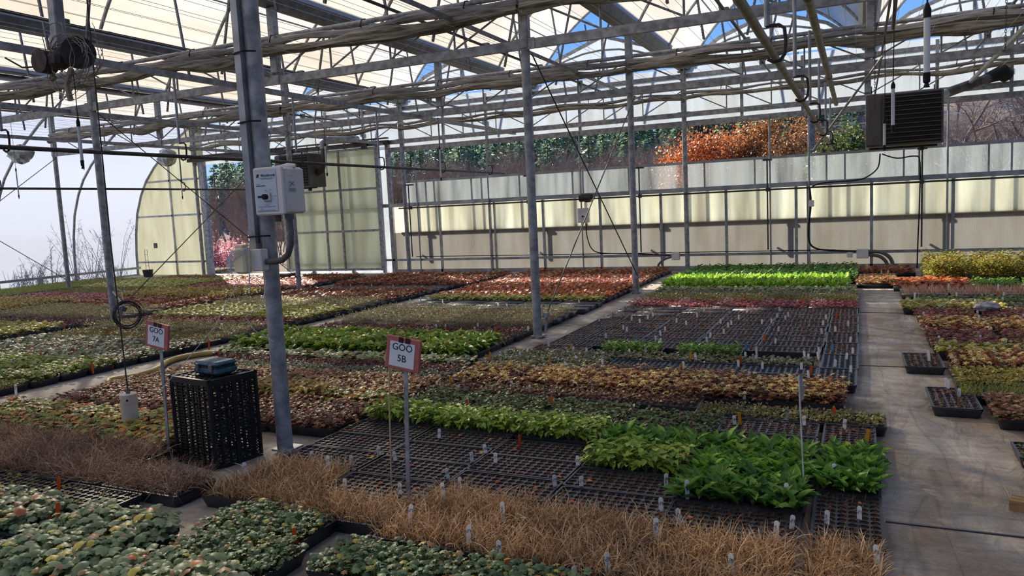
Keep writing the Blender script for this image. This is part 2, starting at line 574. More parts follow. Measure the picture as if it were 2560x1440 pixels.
def foliage(c, seed, lod=1.0, w=TL, d=TD):
    """one tray's plants as arrays"""
    g = np.random.default_rng(seed)
    nx, ny = c.get('n', (12, 6))
    cov = lod
    lod = 1.0 if lod >= 1 else (.85 if lod > .7 else (.7 if lod > .5 else .6))
    far_ = cov < .5
    gx, gy = np.meshgrid((np.arange(nx) + .5) / nx - .5, (np.arange(ny) + .5) / ny - .5)
    base = np.stack([gx.ravel() * (w - .03), gy.ravel() * (d - .03)], 1)
    keep = g.random(len(base)) > c.get('miss', 0.04)
    base = base[keep]
    ps = 0.75 + 0.5 * g.random(len(base))          # plant vigour
    parts = []
    for sub in c['subs']:
        lpp = max(1, int(round(sub['lpp'] * lod)))
        grow = 1.0 if lod >= 1 else (1.0 / math.sqrt(max(lod, .3)))
        bi = np.repeat(np.arange(len(base)), lpp)
        n = len(bi)
        if 'chance' in sub:
            bi = bi[g.random(n) < sub['chance']]; n = len(bi)
        if n == 0:
            continue
        az = g.random(n) * 2 * PI
        lo, hi = sub['pitch']
        pitch = np.radians(lo + (hi - lo) * g.random(n))
        roll = np.radians(sub.get('roll', 25)) * (g.random(n) * 2 - 1)
        rr = sub['r'] * np.sqrt(g.random(n))
        raz = az + (g.random(n) - .5) * 1.2
        h0, h1 = sub['h']
        hh = (h0 + (h1 - h0) * g.random(n)) * ps[bi]
        P = np.stack([base[bi, 0] + rr * np.cos(raz) + (g.random(n) - .5) * .012, base[bi, 1] + rr * np.sin(raz) + (g.random(n) - .5) * .012, TH - .01 + hh], 1)
        l0, l1 = sub['L']
        size = (l0 + (l1 - l0) * g.random(n)) * (0.8 + 0.2 * ps[bi])
        wd = np.full(n, sub['W']) * (0.8 + .4 * g.random(n))
        if sub['t'] in ('blade', 'curl') and lod < 1:
            wd = wd * grow
        elif lod < 1:
            size = size * (1 + (grow - 1) * .6)
        cols = pick(sub['pal'], n, g, sub.get('jit', .22))
        tm = sub['t']
        if far_ and tm not in ('blade', 'curl'):
            tm = 'tiny'
        parts.append(place_leaves(tm, P, az, pitch, roll, size, wd, cols))
        if sub.get('stem') and not far_:
            B = np.stack([base[bi, 0], base[bi, 1], np.full(n, TH - .02)], 1)
            dv = P - B
            ln = np.linalg.norm(dv, axis=1)
            paz = np.arctan2(dv[:, 1], dv[:, 0]); pp = np.arcsin(np.clip(dv[:, 2] / np.maximum(ln, 1e-4), -1, 1))
            sc = pick(sub['stem'], n, g)
            parts.append(place_leaves('tiny', B, paz, pp, g.random(n) * 3, ln, np.minimum(.0035 / np.maximum(ln, .01), .4), sc))
    return merge(parts)


def sub(t, lpp, L, W, h, r, pitch, pal, **k):
    return dict(t=t, lpp=lpp, L=L, W=W, h=h, r=r, pitch=pitch, pal=pal, **k)


TAN = [((188, 152, 110), 4), ((214, 182, 136), 2.6), ((160, 122, 84), 3), ((126, 94, 66), 2), ((232, 208, 166), .8)]
SEDG = [((156, 128, 106), 4), ((182, 152, 126), 2.2), ((126, 100, 80), 3), ((100, 78, 64), 2)]
STEM = [((110, 72, 50), 1)]
GST = [((120, 130, 60), 1)]
CROPS = dict(
    grass=dict(n=(12, 6), miss=.03, mat='dry', subs=[sub('blade', 12, (.05, .105), .038, (0, .005), .018, (48, 88), TAN, roll=60), sub('curl', 8, (.06, .115), .036, (0, .005), .018, (50, 88), TAN, roll=80)]),
    sedge=dict(n=(12, 6), miss=.02, mat='dry', subs=[sub('blade', 13, (.07, .14), .024, (0, .005), .018, (35, 85), SEDG, roll=70), sub('curl', 9, (.08, .16), .022, (0, .005), .018, (40, 85), SEDG, roll=80)]),
    broad=dict(n=(9, 5), miss=.02, subs=[sub('broad', 9, (.068, .108), .38, (.01, .035), .014, (22, 78),
               [((96, 140, 52), 4), ((122, 162, 62), 2.2), ((70, 112, 48), 3), ((150, 184, 84), 1.2)], roll=25)]),
    lgreen=dict(n=(12, 6), miss=.02, subs=[sub('lance', 10, (.035, .055), .55, (.03, .10), .02, (-30, 30),
                [((150, 174, 64), 4), ((124, 154, 58), 3), ((174, 192, 88), 2), ((100, 130, 52), 1)], stem=GST)]),
    geranium=dict(n=(10, 5), miss=.03, subs=[sub('scallop', 12, (.036, .060), 1.0, (.03, .085), .035, (-30, 10),
                  [((142, 158, 116), 5), ((120, 138, 98), 3), ((172, 182, 142), 2.2), ((176, 140, 104), .7), ((212, 128, 84), .22), ((200, 182, 84), .4)], stem=GST)]),
    dkgreen=dict(n=(12, 6), miss=.02, subs=[sub('lobed', 12, (.022, .038), 1.0, (.02, .06), .025, (-20, 25),
                 [((100, 124, 84), 5), ((78, 102, 70), 3), ((132, 152, 104), 2), ((186, 172, 84), .5), ((150, 112, 72), .6)], stem=GST)]),
    dklow=dict(n=(12, 6), miss=.03, subs=[sub('lance', 9, (.022, .036), .7, (.01, .04), .022, (-15, 40),
               [((92, 112, 66), 4), ((116, 134, 80), 2), ((70, 88, 54), 3), ((120, 84, 60), 1.2)], stem=STEM)]),
    mixger=dict(n=(10, 5), miss=.03, subs=[sub('lobed', 12, (.034, .062), 1.0, (.03, .075), .035, (-25, 20),
                [((150, 152, 74), 3), ((120, 134, 70), 3), ((206, 126, 62), 1.6), ((220, 160, 80), 1.2), ((120, 72, 50), 1), ((196, 180, 84), 1)], stem=STEM)]),
    redheu=dict(n=(11, 6), miss=.03, subs=[sub('lobed', 11, (.024, .045), 1.0, (.015, .06), .03, (-20, 30),
                [((122, 72, 58), 4), ((154, 98, 72), 3), ((96, 56, 48), 3), ((196, 128, 86), 1), ((136, 128, 78), 1.6)], stem=STEM)]),
    golden=dict(n=(10, 5), miss=.03, subs=[sub('lance', 11, (.04, .065), .5, (.03, .10), .025, (-40, 40),
                [((182, 160, 92), 3), ((204, 184, 118), 2), ((156, 122, 72), 3), ((140, 140, 74), 2.4)], stem=STEM)]),
    brownheu=dict(n=(11, 6), miss=.05, subs=[sub('lobed', 11, (.024, .045), 1.0, (.015, .055), .03, (-20, 35),
                  [((150, 108, 78), 3), ((182, 136, 96), 2), ((118, 76, 58), 3), ((206, 170, 130), 1), ((130, 128, 72), 2)], stem=STEM)]),
    greygreen=dict(n=(12, 6), miss=.05, subs=[sub('lance', 8, (.02, .034), .7, (.008, .03), .02, (-10, 50),
                   [((128, 136, 102), 4), ((154, 160, 124), 2), ((100, 108, 80), 3), ((140, 106, 80), 1.5)])]),
    paleheu=dict(n=(10, 5), miss=.03, subs=[sub('round', 9, (.03, .05), 1.0, (.012, .05), .03, (-20, 35),
                 [((150, 166, 108), 3), ((186, 188, 150), 2), ((206, 196, 170), 1.5), ((116, 140, 80), 3), ((160, 120, 90), 1.5)], stem=GST)]),
    clump=dict(n=(9, 5), miss=.02, subs=[sub('broad', 11, (.05, .08), .6, (.03, .10), .03, (-10, 55),
               [((124, 148, 58), 4), ((150, 168, 72), 2.5), ((94, 122, 50), 3), ((176, 182, 88), 1), ((170, 140, 70), .4)], stem=GST)]),
    smallclump=dict(n=(12, 6), miss=.02, subs=[sub('lance', 12, (.025, .04), .6, (.02, .075), .02, (-10, 55),
                    [((112, 150, 66), 4), ((140, 172, 84), 2.5), ((88, 124, 58), 3)], stem=GST)]),
    darkred=dict(n=(12, 6), miss=.06, subs=[sub('lance', 7, (.018, .03), .7, (.006, .028), .02, (-5, 60),
                 [((112, 66, 62), 4), ((140, 86, 78), 2), ((84, 52, 50), 3), ((120, 110, 80), 1)])]),
    dead=dict(n=(12, 6), miss=.08, mat='dry', subs=[sub('blade', 5, (.018, .04), .10, (0, .004), .012, (20, 85), [((120, 84, 62), 3), ((154, 116, 84), 2), ((90, 60, 46), 2)]),
              sub('tiny', 3, (.014, .028), .8, (.0, .012), .016, (-10, 40), [((130, 92, 72), 3), ((104, 98, 62), 1), ((156, 116, 72), .6), ((90, 62, 50), 2)], chance=.7)]),
    deadfew=dict(n=(12, 6), miss=.10, mat='dry', subs=[sub('tiny', 2, (.012, .024), .8, (-.004, .006), .014, (-10, 40), [((104, 72, 58), 3), ((84, 58, 48), 2), ((130, 92, 70), 1)], chance=.8), sub('blade', 4, (.015, .034), .09, (0, .003), .012, (15, 85), [((120, 84, 62), 3), ((104, 74, 56), 2)]),
                 sub('lobed', 1, (.02, .034), 1.0, (.004, .02), .014, (-10, 30), [((206, 110, 66), 2), ((206, 170, 74), 1), ((170, 84, 66), 1.5)], chance=.07)]),
    empty=dict(n=(12, 6), miss=.5, mat='dry', subs=[sub('blade', 1, (.008, .02), .12, (-.008, 0), .008, (10, 80), [((110, 80, 60), 1)])]),
    moss=dict(n=(12, 6), miss=.45, subs=[sub('lance', 6, (.012, .024), .7, (-.004, .008), .018, (0, 70), [((150, 142, 70), 3), ((124, 120, 60), 2), ((176, 160, 88), 1)])]),
    yellowstar=dict(n=(10, 5), miss=.03, subs=[sub('star', 6, (.045, .07), 1.0, (.04, .085), .03, (-20, 20), [((214, 194, 112), 3), ((226, 208, 138), 1.2), ((196, 150, 84), 1.6), ((160, 90, 56), 2)], chance=.62, stem=STEM),
                    sub('lobed', 9, (.03, .05), 1.0, (.012, .05), .03, (-20, 35), [((104, 62, 46), 4), ((140, 86, 58), 3), ((80, 48, 40), 3), ((176, 124, 70), .8)])]),
    twig=dict(n=(12, 6), miss=.05, subs=[sub('blade', 6, (.03, .06), .05, (0, .01), .015, (40, 88), [((120, 74, 60), 3), ((94, 62, 54), 3)]),
              sub('lance', 6, (.016, .03), .7, (.02, .05), .02, (-10, 40), [((140, 90, 70), 3), ((176, 156, 92), 2), ((110, 70, 60), 3), ((110, 116, 70), 1.5)])]),
    sedum=dict(n=(12, 6), miss=.03, subs=[sub('lance', 12, (.014, .024), .7, (.008, .035), .022, (0, 70), [((134, 134, 74), 4), ((160, 156, 90), 2), ((104, 108, 60), 3), ((140, 98, 70), 1.2)])]),
    beige=dict(n=(12, 6), miss=.02, subs=[sub('blade', 9, (.05, .09), .035, (0, .01), .02, (45, 88), [((150, 134, 96), 3), ((180, 164, 120), 2), ((120, 104, 74), 3)]),
               sub('tiny', 8, (.012, .022), .8, (.05, .085), .024, (0, 60), [((180, 168, 120), 3), ((150, 142, 96), 3), ((200, 184, 140), 1)])]),
    yellowgreen=dict(n=(10, 5), miss=.02, subs=[sub('lobed', 9, (.03, .055), 1.0, (.02, .07), .03, (-20, 30),
                     [((176, 176, 88), 4), ((196, 190, 112), 2), ((146, 146, 74), 3), ((150, 116, 76), 1.5)], stem=GST)]),
    lightgreen=dict(n=(10, 5), miss=.02, subs=[sub('lobed', 9, (.03, .055), 1.0, (.02, .07), .03, (-20, 30),
                    [((140, 154, 70), 4), ((166, 176, 92), 2), ((112, 126, 58), 3), ((150, 116, 70), 1)], stem=GST)]),
    silver=dict(n=(10, 5), miss=.03, subs=[sub('round', 8, (.028, .048), 1.0, (.012, .05), .03, (-20, 35),
                [((136, 146, 108), 3), ((190, 188, 164), 1.8), ((106, 118, 82), 3), ((150, 128, 100), 2), ((210, 204, 180), .8)], stem=GST)]),
    redbrown=dict(n=(10, 5), miss=.03, subs=[sub('lobed', 9, (.03, .052), 1.0, (.015, .06), .03, (-20, 35),
                  [((146, 84, 62), 4), ((174, 104, 74), 2.5), ((112, 64, 52), 3), ((150, 132, 78), 1.5), ((206, 140, 104), .8)], stem=STEM)]),
    orangemix=dict(n=(10, 5), miss=.03, subs=[sub('star', 9, (.035, .055), 1.0, (.02, .07), .03, (-20, 40),
                   [((180, 96, 60), 4), ((206, 120, 70), 2), ((130, 66, 50), 3), ((160, 136, 76), 1.2), ((226, 160, 110), .6)], stem=STEM)]),
    pink=dict(n=(10, 5), miss=.03, subs=[sub('round', 9, (.03, .05), 1.0, (.015, .055), .03, (-20, 35),
              [((190, 132, 114), 3), ((172, 100, 84), 3), ((206, 168, 148), 1.6), ((136, 84, 66), 2.5), ((146, 126, 82), 1.5)], stem=STEM)]),
    rose=dict(n=(10, 5), miss=.04, subs=[sub('round', 8, (.022, .04), 1.0, (.01, .045), .03, (-20, 35),
              [((176, 100, 96), 3), ((150, 78, 76), 3), ((206, 140, 130), 1.6), ((116, 64, 60), 2)])]),
    crimson=dict(n=(11, 6), miss=.03, subs=[sub('lobed', 11, (.020, .038), 1.0, (.012, .05), .03, (-20, 35),
                 [((136, 74, 70), 4), ((166, 104, 96), 2), ((98, 58, 54), 3), ((170, 146, 92), 1.2), ((120, 92, 62), 1)])]),
    olive=dict(n=(12, 6), miss=.02, subs=[sub('blade', 8, (.03, .06), .06, (0, .01), .02, (45, 88), [((150, 130, 62), 3), ((120, 110, 54), 3), ((174, 142, 74), 1.5)]),
               sub('lance', 6, (.016, .026), .6, (.02, .05), .02, (0, 60), [((140, 130, 66), 3), ((110, 108, 56), 3)])]),
    mossgreen=dict(n=(12, 6), miss=.01, subs=[sub('blade', 12, (.04, .075), .05, (0, .01), .022, (45, 88), [((134, 140, 52), 3), ((110, 120, 44), 3), ((154, 156, 70), 1.5)])]),
    bright=dict(n=(9, 5), miss=.02, subs=[sub('broad', 15, (.05, .085), .42, (.01, .07), .025, (15, 80), [((150, 186, 66), 4), ((176, 204, 88), 2.5), ((120, 160, 56), 2)], roll=25)]),
    dark=dict(n=(10, 5), miss=.02, subs=[sub('round', 10, (.035, .055), 1.0, (.03, .10), .03, (-15, 40), [((92, 130, 60), 4), ((70, 108, 52), 3), ((120, 150, 74), 1.2)], stem=GST)]),
    tall=dict(n=(9, 5), miss=.02, subs=[sub('lance', 52, (.028, .055), .42, (.03, .32), .04, (-35, 45), [((142, 138, 62), 4), ((112, 118, 54), 3), ((166, 156, 78), 2), ((130, 92, 50), 1.5)], stem=GST)]),
    goldlow=dict(n=(12, 6), miss=.02, subs=[sub('lance', 14, (.016, .030), .65, (.008, .045), .022, (-10, 60), [((178, 160, 82), 3), ((146, 140, 68), 3), ((116, 116, 58), 3), ((198, 182, 104), 1)])]),
    stems=dict(n=(10, 5), miss=.05, mat='dry', subs=[sub('blade', 10, (.04, .10), .04, (0, .01), .015, (60, 89), [((206, 160, 130), 3), ((180, 134, 106), 3), ((226, 190, 160), 1.2)])]),
)

# ------------------------------------------------------------------ trays and their plants
def tray_meshes(nx=12, ny=6, rad=.47, soil_z=.050, name='plug_tray'):
    m, sl = MB(), MB()
    w, d, h = TL, TD, TH
    ix, iy = w - .022, d - .022
    cw, cd = ix / nx, iy / ny
    oc = [(math.cos(PI / 8 + k * PI / 4), math.sin(PI / 8 + k * PI / 4)) for k in range(8)]
    for i in range(nx):
        for j in range(ny):
            cx, cyy = -ix / 2 + (i + .5) * cw, -iy / 2 + (j + .5) * cd
            hx, hy = cw / 2, cd / 2
            t = math.tan(PI / 8)
            sq = [(hx, hy * t), (hx * t, hy), (-hx * t, hy), (-hx, hy * t), (-hx, -hy * t), (-hx * t, -hy), (hx * t, -hy), (hx, -hy * t)]
            cor = [(hx, hy), (-hx, hy), (-hx, -hy), (hx, -hy)]
            vs = [(cx + a, cyy + b, h) for a, b in sq]
            vs += [(cx + a * cw * rad, cyy + b * cd * rad, h) for a, b in oc]
            vs += [(cx + a * cw * rad * .8, cyy + b * cd * rad * .8, h - .03) for a, b in oc]
            vs += [(cx + a, cyy + b, h) for a, b in cor]
            fs = []
            for k in range(8):
                q = (k + 1) % 8
                fs.append((k, q, 8 + q, 8 + k))
                fs.append((8 + k, 8 + q, 16 + q, 16 + k))
            fs += [(0, 24, 1), (2, 25, 3), (4, 26, 5), (6, 27, 7)]
            m.add(vs, fs)
            r = rad * .9
            sl.add([(cx + a * cw * r, cyy + b * cd * r, soil_z + .003 * rnd.random()) for a, b in oc], [tuple(range(8))])
    # raised rim with a rolled lip and sloping skirt
    prof = [(0, h, 0), (.0, h + .004, .001), (.010, h + .004, .010), (.010, h - .010, .011), (.008, h - .012, .009), (-.006, .0, -.002)]
    rings = []
    for off, z, _ in prof:
        X, Y_ = ix / 2 + off, iy / 2 + off
        q = .012
        rings.append([(X - q, -Y_, z), (X, -Y_ + q, z), (X, Y_ - q, z), (X - q, Y_, z), (-X + q, Y_, z), (-X, Y_ - q, z), (-X, -Y_ + q, z), (-X + q, -Y_, z)])
    vs = [v for r in rings for v in r]
    fs = []
    for k in range(len(rings) - 1):
        for i in range(8):
            j = (i + 1) % 8
            fs.append((k * 8 + i, (k + 1) * 8 + i, (k + 1) * 8 + j, k * 8 + j))
    m.add(vs, fs)
    return m.mesh(name + '_shell', M['plastic']), sl.mesh(name + '_soil', M['soil'])


SHELL, SOIL = tray_meshes()
SHELL2, SOIL2 = tray_meshes(8, 4, .48, .030, 'deep_plug_tray')
_b = MB()                                             # shell of trays far away: rim, walls, dished top
_b.box((0, 0, TH / 2), (TL - .01, TD - .01, TH), None, 0, 1.02)
FARSHELL = (np.array(_b.V), np.array(_b.F))

BEDS, TRAYS = [], []


def bed(name, crop, xa, xb, n, y0, nr=1, rot=False, skew=0.0, deep=False):
    b = len(BEDS)
    BEDS.append(dict(name=name, n=n, nr=nr, crop=crop))
    p = (xb - xa) / n
    st = .545 if rot else .272
    for j in range(nr):
        for i in range(n):
            x = xa + (i + .5) * p
            TRAYS.append(dict(x=x + rnd.uniform(-.006, .006), y=y0 + (j + .5) * st + skew * (i - (n - 1) / 2) + rnd.uniform(-.004, .004),
                              rz=(PI / 2 if rot else 0) + rnd.uniform(-.01, .01), crop=crop, bed=b, row=j, col=n - 1 - i, deep=deep))


# front of the main block, beside the aisle
bed('dry brown grass at the front', 'grass', -1.83, -.205, 3, 2.42, 2, skew=-.045)
bed('dry brown grass behind the sign post', 'grass', -2.92, -2.375, 1, 2.60, 2)
bed('dry brown grass beside the sign post', 'grass', -2.37, -1.835, 1, 2.56, 1)
bed('dry grass in the tray turned along aisle', 'grass', -.19, .09, 1, 2.43, 1, rot=True)
bed('dead seedlings turned along the aisle', 'deadfew', -.19, .09, 1, 2.975, 1, rot=True)
bed('dark lobed leaves below the front grass', 'dkgreen', -1.90, -.81, 2, 2.14, 1)
bed('dry brown grass nearest the viewer', 'grass', -.77, -.205, 1, 2.10, 1)
bed('bare cells under the 5B sign', 'deadfew', -2.92, -2.375, 1, 3.15, 3)
bed('bare cells right of the sign stake', 'deadfew', -2.37, -1.83, 1, 2.84, 4)
bed('bare cells with red dead leaves', 'deadfew', -1.83, -1.285, 1, 3.03, 3)
bed('bare cells behind the front grass', 'deadfew', -1.28, -.74, 1, 2.97, 2)
bed('bare cells before the broad leaves', 'deadfew', -.745, -.205, 1, 2.96, 1)
bed('upright lime green seedlings', 'lgreen', -2.92, -1.285, 3, 3.92, 1, skew=-.03)
bed('lime green seedlings beside the broad leaves', 'lgreen', -1.28, -.74, 1, 3.51, 1)
bed('glossy broad leaves left of the aisle', 'broad', -.745, -.205, 1, 3.235, 3)
bed('glossy broad leaves behind lime seedlings', 'broad', -1.28, -.74, 1, 3.785, 1)
bed('glossy broad leaves on the aisle edge', 'broad', -.19, .09, 1, 3.52, 1, rot=True)
bed('low dark green leaves', 'dklow', -2.92, -1.285, 3, 4.20, 2, skew=-.03)
bed('low dark leaves behind broad leaves', 'dklow', -1.28, -.74, 1, 4.06, 2)
bed('bare cells behind the broad leaves', 'dead', -.745, -.205, 1, 4.05, 2)
bed('bare cells at the aisle edge', 'dead', -.19, .09, 1, 4.065, 1, rot=True)
bed('low olive mat reaching into the aisle', 'sedum', -.94, .15, 2, 4.605, 1)
bed('thin red twigs', 'twig', -2.92, -.95, 4, 4.76, 1)
bed('pale yellow leaves over red foliage', 'yellowstar', -2.92, -.08, 5, 5.03, 2)
bed('pale yellow leaves by the olive mat', 'yellowstar', -.95, -.1, 2, 4.885, 1) if False else None
bed('small grey green leaves by the path', 'greygreen', -2.98, -1.895, 2, 5.585, 3)
bed('red stubble before the empty trays', 'twig', -1.89, -.83, 2, 5.58, 1)
bed('empty cells in the middle of the block', 'empty', -1.89, -.825, 2, 5.87, 1)
bed('empty cells near the aisle', 'empty', -.82, -.285, 1, 5.59, 2)
bed('empty cells turned along the aisle', 'empty', -.28, -.005, 1, 5.58, 2, rot=True)
bed('sparse grey seedlings behind empty trays', 'greygreen', -1.89, -.29, 3, 6.145, 1)
bed('small green clumps', 'smallclump', -2.19, -.83, 2, 6.42, 1)
bed('bare brown cells beside green clumps', 'dead', -2.80, -2.25, 1, 6.42, 1)
bed('bare brown cells', 'dead', -2.455, -.285, 4, 6.695, 10)
bed('bare brown cells near the aisle', 'dead', -.28, -.005, 1, 6.67, 5, rot=True)
bed('bare brown cells along the path', 'dead', -2.74, -2.46, 1, 6.695, 5, rot=True)
bed('dusty red leaves', 'rose', -2.74, -.005, 5, 9.42, 2)
bed('olive and rust mat', 'olive', -2.74, -.005, 5, 9.97, 2)
bed('grey green mat before the bright plants', 'greygreen', -2.74, -.02, 5, 10.52, 2)
bed('pale seedlings before the bright plants', 'paleheu', -2.74, -.05, 5, 11.07, 1)
bed('sunlit bright green plants', 'bright', -2.74, -.15, 5, 11.42, 4)
bed('round dark green leaves', 'dark', -2.74, -.05, 5, 12.53, 7)
# middle block, between the hose path and the post row
bed('lobed green leaves under the near sign', 'dkgreen', -2.78, -1.905, 2, 2.06, 1) if False else None
bed('dark lobed leaves left of the sign', 'dkgreen', -2.74, -1.64 - .0, 2, 2.325, 1) if False else None
bed('dark lobed leaves left of front grass', 'dkgreen', -2.74, -1.92, 1, 2.30, 1)
bed('dark lobed leaves by the gap', 'dkgreen', -2.55, -1.98, 1, 2.02, 1)
bed('downy geranium leaves at the front', 'geranium', -3.27, -2.0, 2, 1.735, 1)
bed('downy geranium leaves at the bottom', 'geranium', -2.72, -1.36, 2, 1.86 - .4, 1)
bed('downy geranium leaves by the corner tray', 'geranium', -4.45, -3.34, 2, 2.0, 1)
bed('downy leaves before the pale tray', 'geranium', -3.31, -2.60, 1, 2.015, 1)
bed('empty cells at the left corner', 'empty', -3.83, -3.285, 1, 1.72, 1)
bed('mossy cells at the left', 'moss', -4.33, -3.19, 2, 2.265, 1, skew=-.02)
bed('brown tufted sedge', 'sedge', -5.35, -2.97, 4, 2.54, 1)
bed('brown tufted sedge left of the crate', 'sedge', -5.9, -3.64, 4, 2.815, 1)
bed('orange and green geranium leaves', 'mixger', -5.88, -3.72, 4, 3.09, 2)
bed('orange tinged leaves behind the post', 'mixger', -2.985 + .02, -2.95 + .0, 1, 3.5, 1) if False else None
bed('red coral bell leaves', 'redheu', -5.66, -2.96, 5, 3.70, 2)
bed('golden yellow leaves behind the crate', 'golden', -4.62, -3.545, 2, 4.25, 1)
bed('brown leaves left of the golden ones', 'brownheu', -5.70, -4.63, 2, 4.25, 1)
bed('orange leaves right of the golden ones', 'mixger', -3.53, -2.98, 1, 4.25, 1)
bed('brown coral bell leaves', 'brownheu', -5.66, -2.96, 5, 4.53, 2)
bed('grey green low leaves by the hose', 'greygreen', -5.68, -2.98, 5, 5.08, 1)
bed('dull red low leaves', 'darkred', -5.75, -3.02, 5, 5.36, 1)
bed('mottled pale leaves before green clumps', 'paleheu', -6.0, -3.05, 5, 5.64, 1)
bed('full green clumps', 'clump', -6.0, -3.2, 5, 5.92, 3)
bed('dark red stubble', 'darkred', -6.0, -3.2, 5, 6.75, 3)
bed('beige stemmed mat', 'beige', -6.0, -3.2, 5, 7.58, 5)
bed('empty white lit cells', 'empty', -6.0, -3.15, 5, 9.0, 3)
bed('yellow green leaves by the far path', 'yellowgreen', -6.0, -3.2, 5, 9.86, 1)
bed('orange and red leaves', 'orangemix', -6.0, -3.2, 5, 10.14, 6)
bed('sunlit pink leaves', 'pink', -6.1, -3.25, 5, 11.78, 4)
bed('rust leaves against the wall', 'redbrown', -6.2, -3.25, 5, 12.88, 6)
# left block, between the hose path and the second post row
LB = (-9.35, -6.55, 5)
bed('olive brown leaves by the path', 'sedum', *LB, 3.62, 2)
bed('soft light green leaves', 'lightgreen', *LB, 4.18, 3)
bed('silvery mottled leaves', 'silver', *LB, 5.01, 4)
bed('olive mat past the silvery leaves', 'olive', *LB, 6.1, 2)
bed('beige grey mat', 'beige', *LB, 6.66, 2)
bed('dark red low leaves', 'crimson', *LB, 7.22, 2)
bed('yellow green lobed leaves', 'yellowgreen', *LB, 7.77, 4)
bed('straw coloured mat', 'beige', *LB, 8.88, 3)
bed('red brown leaves', 'redbrown', *LB, 9.72, 5)
bed('grey cells far down the block', 'dead', *LB, 11.1, 3)
bed('rust red leaves at the far wall', 'redbrown', -9.35, -6.4, 5, 11.95, 8)
CB = (-12.7, -9.85, 5)
bed('yellow green leaves left of the coil', 'yellowgreen', *CB, 5.2, 6)
bed('red stubble left of the coil', 'darkred', *CB, 6.88, 2)
bed('fawn mat left of the second post', 'beige', *CB, 7.45, 4)
bed('rust leaves left of the second post', 'redbrown', *CB, 8.6, 4)
bed('golden leaves by the left posts', 'golden', *CB, 9.75, 4)
bed('sunlit pink leaves beyond the posts', 'pink', *CB, 11.3, 5)
bed('brown leaves by the open door', 'redbrown', *CB, 12.75, 4)
EB = (-15.8, -12.95, 5)
bed('yellow leaves by the left wall', 'golden', *EB, 7.6, 6)
bed('rose leaves by the left wall', 'rose', *EB, 9.3, 4)
bed('rusty mat by the left wall', 'olive', *EB, 10.45, 3)
bed('lime leaves by the left wall', 'yellowgreen', *EB, 11.35, 6)
bed('brown leaves inside the door', 'brownheu', *EB, 13.1, 3)
FBD = (-18.2, -16.25, 3)
bed('mossy green mat at the film wall', 'mossgreen', *FBD, 9.4, 10)
bed('pale mat at the film wall', 'sedum', *FBD, 12.2, 5)
# right of the aisle
RB = (.72, 2.9, 4)
bed('dark plug cells at the right edge', 'empty', .70, 1.8, 2, 3.65, 2)
bed('sparse yellow tufts at the right edge', 'moss', .70, 1.8, 2, 4.24, 1)
bed('straw seedlings at the right edge', 'sedum', .74, 1.85, 2, 4.72, 1) if False else None
bed('dry seedlings by the aisle', 'dead', .40, .68, 1, 5.02, 1, rot=True) if False else None
bed('dry seedlings jutting into the aisle', 'dead', .40, .67, 1, 5.12, 1, rot=True)
bed('buff seedlings at the right', 'brownheu', .69, 2.4, 3, 4.92, 2)
bed('green moss at the right', 'mossgreen', .60, 2.5, 4, 5.46, 1)
bed('olive yellow leaves at the right', 'goldlow', .60, 2.7, 4, 5.74, 2)
bed('dry seedlings in the small tray', 'dead', .34, .60, 1, 6.02, 1, rot=True) if False else None
bed('dry cells by the aisle', 'dead', .30, .58, 1, 6.3, 1, rot=True)
bed('dark cells with yellow leaves', 'yellowstar', .62, 2.8, 4, 6.3, 2)
bed('mixed yellow leaves at the right', 'yellowgreen', .56, 2.8, 4, 6.86, 1)
bed('crimson leaves at the right', 'crimson', .52, 2.9, 4, 7.14, 3)
bed('yellow green rosettes at the right', 'yellowstar', .52, 2.9, 4, 7.97, 2)
bed('dark red leaves at the right', 'crimson', .50, 3.0, 4, 8.53, 3)
bed('lime and buff leaves at the right', 'yellowgreen', .48, 1.4, 2, 9.36, 2)
bed('grey stubble at the right', 'greygreen', 1.42, 3.0, 3, 9.36, 2)
bed('dark green stubble at the right', 'dklow', .60, 3.0, 4, 9.92, 2)
bed('pinkish stalks at the right', 'stems', .50, 3.1, 5, 10.72, 3, deep=True)
bed('small green clumps at the right', 'smallclump', 1.35, 3.1, 3, 11.56, 2)
bed('rust shrubs at the right', 'orangemix', .50, 1.3, 2, 11.56, 3)
bed('tall olive plants at the right', 'tall', .85, 3.3, 4, 12.4, 4)
bed('brown plugs at the aisle end', 'brownheu', -.04, .50, 1, 11.95, 4)
bed('brown plugs against the far wall', 'redbrown', -.2, .80, 2, 13.6, 3)
bed('pale green plant in the aisle', 'paleheu', -.22, .05, 1, 11.1, 1, rot=True) if False else None

FPX = 1903.92
RC = np.array(R_CAM)


def project(P):
    q = (np.atleast_2d(np.asarray(P, float)) - np.array([0, 0, CAM_H])) @ RC
    return np.stack([1280 + FPX * q[:, 0] / -q[:, 2], 720 - FPX * q[:, 1] / -q[:, 2]], 1), -q[:, 2]


vis, beyond = [], []
for t in TRAYS:
    a, b = (TL, TD) if abs(t['rz']) < .5 else (TD, TL)
    cs = [(t['x'] + i * a / 2, t['y'] + j * b / 2, z) for i in (-1, 1) for j in (-1, 1) for z in (.03, .16)]
    px, dep = project(cs)
    if dep.min() < .3:
        continue
    if ((px[:, 0] > -80) & (px[:, 0] < 2640) & (px[:, 1] < 1520)).any():
        c0, d0 = project([(t['x'], t['y'], .06)])
        t['dist'] = float(d0[0])
        vis.append(t)
    elif ((px[:, 0] > -900) & (px[:, 0] < 3600) & (px[:, 1] < 2200)).any():
        beyond.append(t)
vis.sort(key=lambda t: t['dist'])
NEAR, FAR = vis[:300], vis[300:] + beyond
ORD = ['first', 'second', 'third', 'fourth', 'fifth', 'sixth', 'seventh', 'eighth', 'ninth', 'tenth', 'eleventh', 'twelfth']


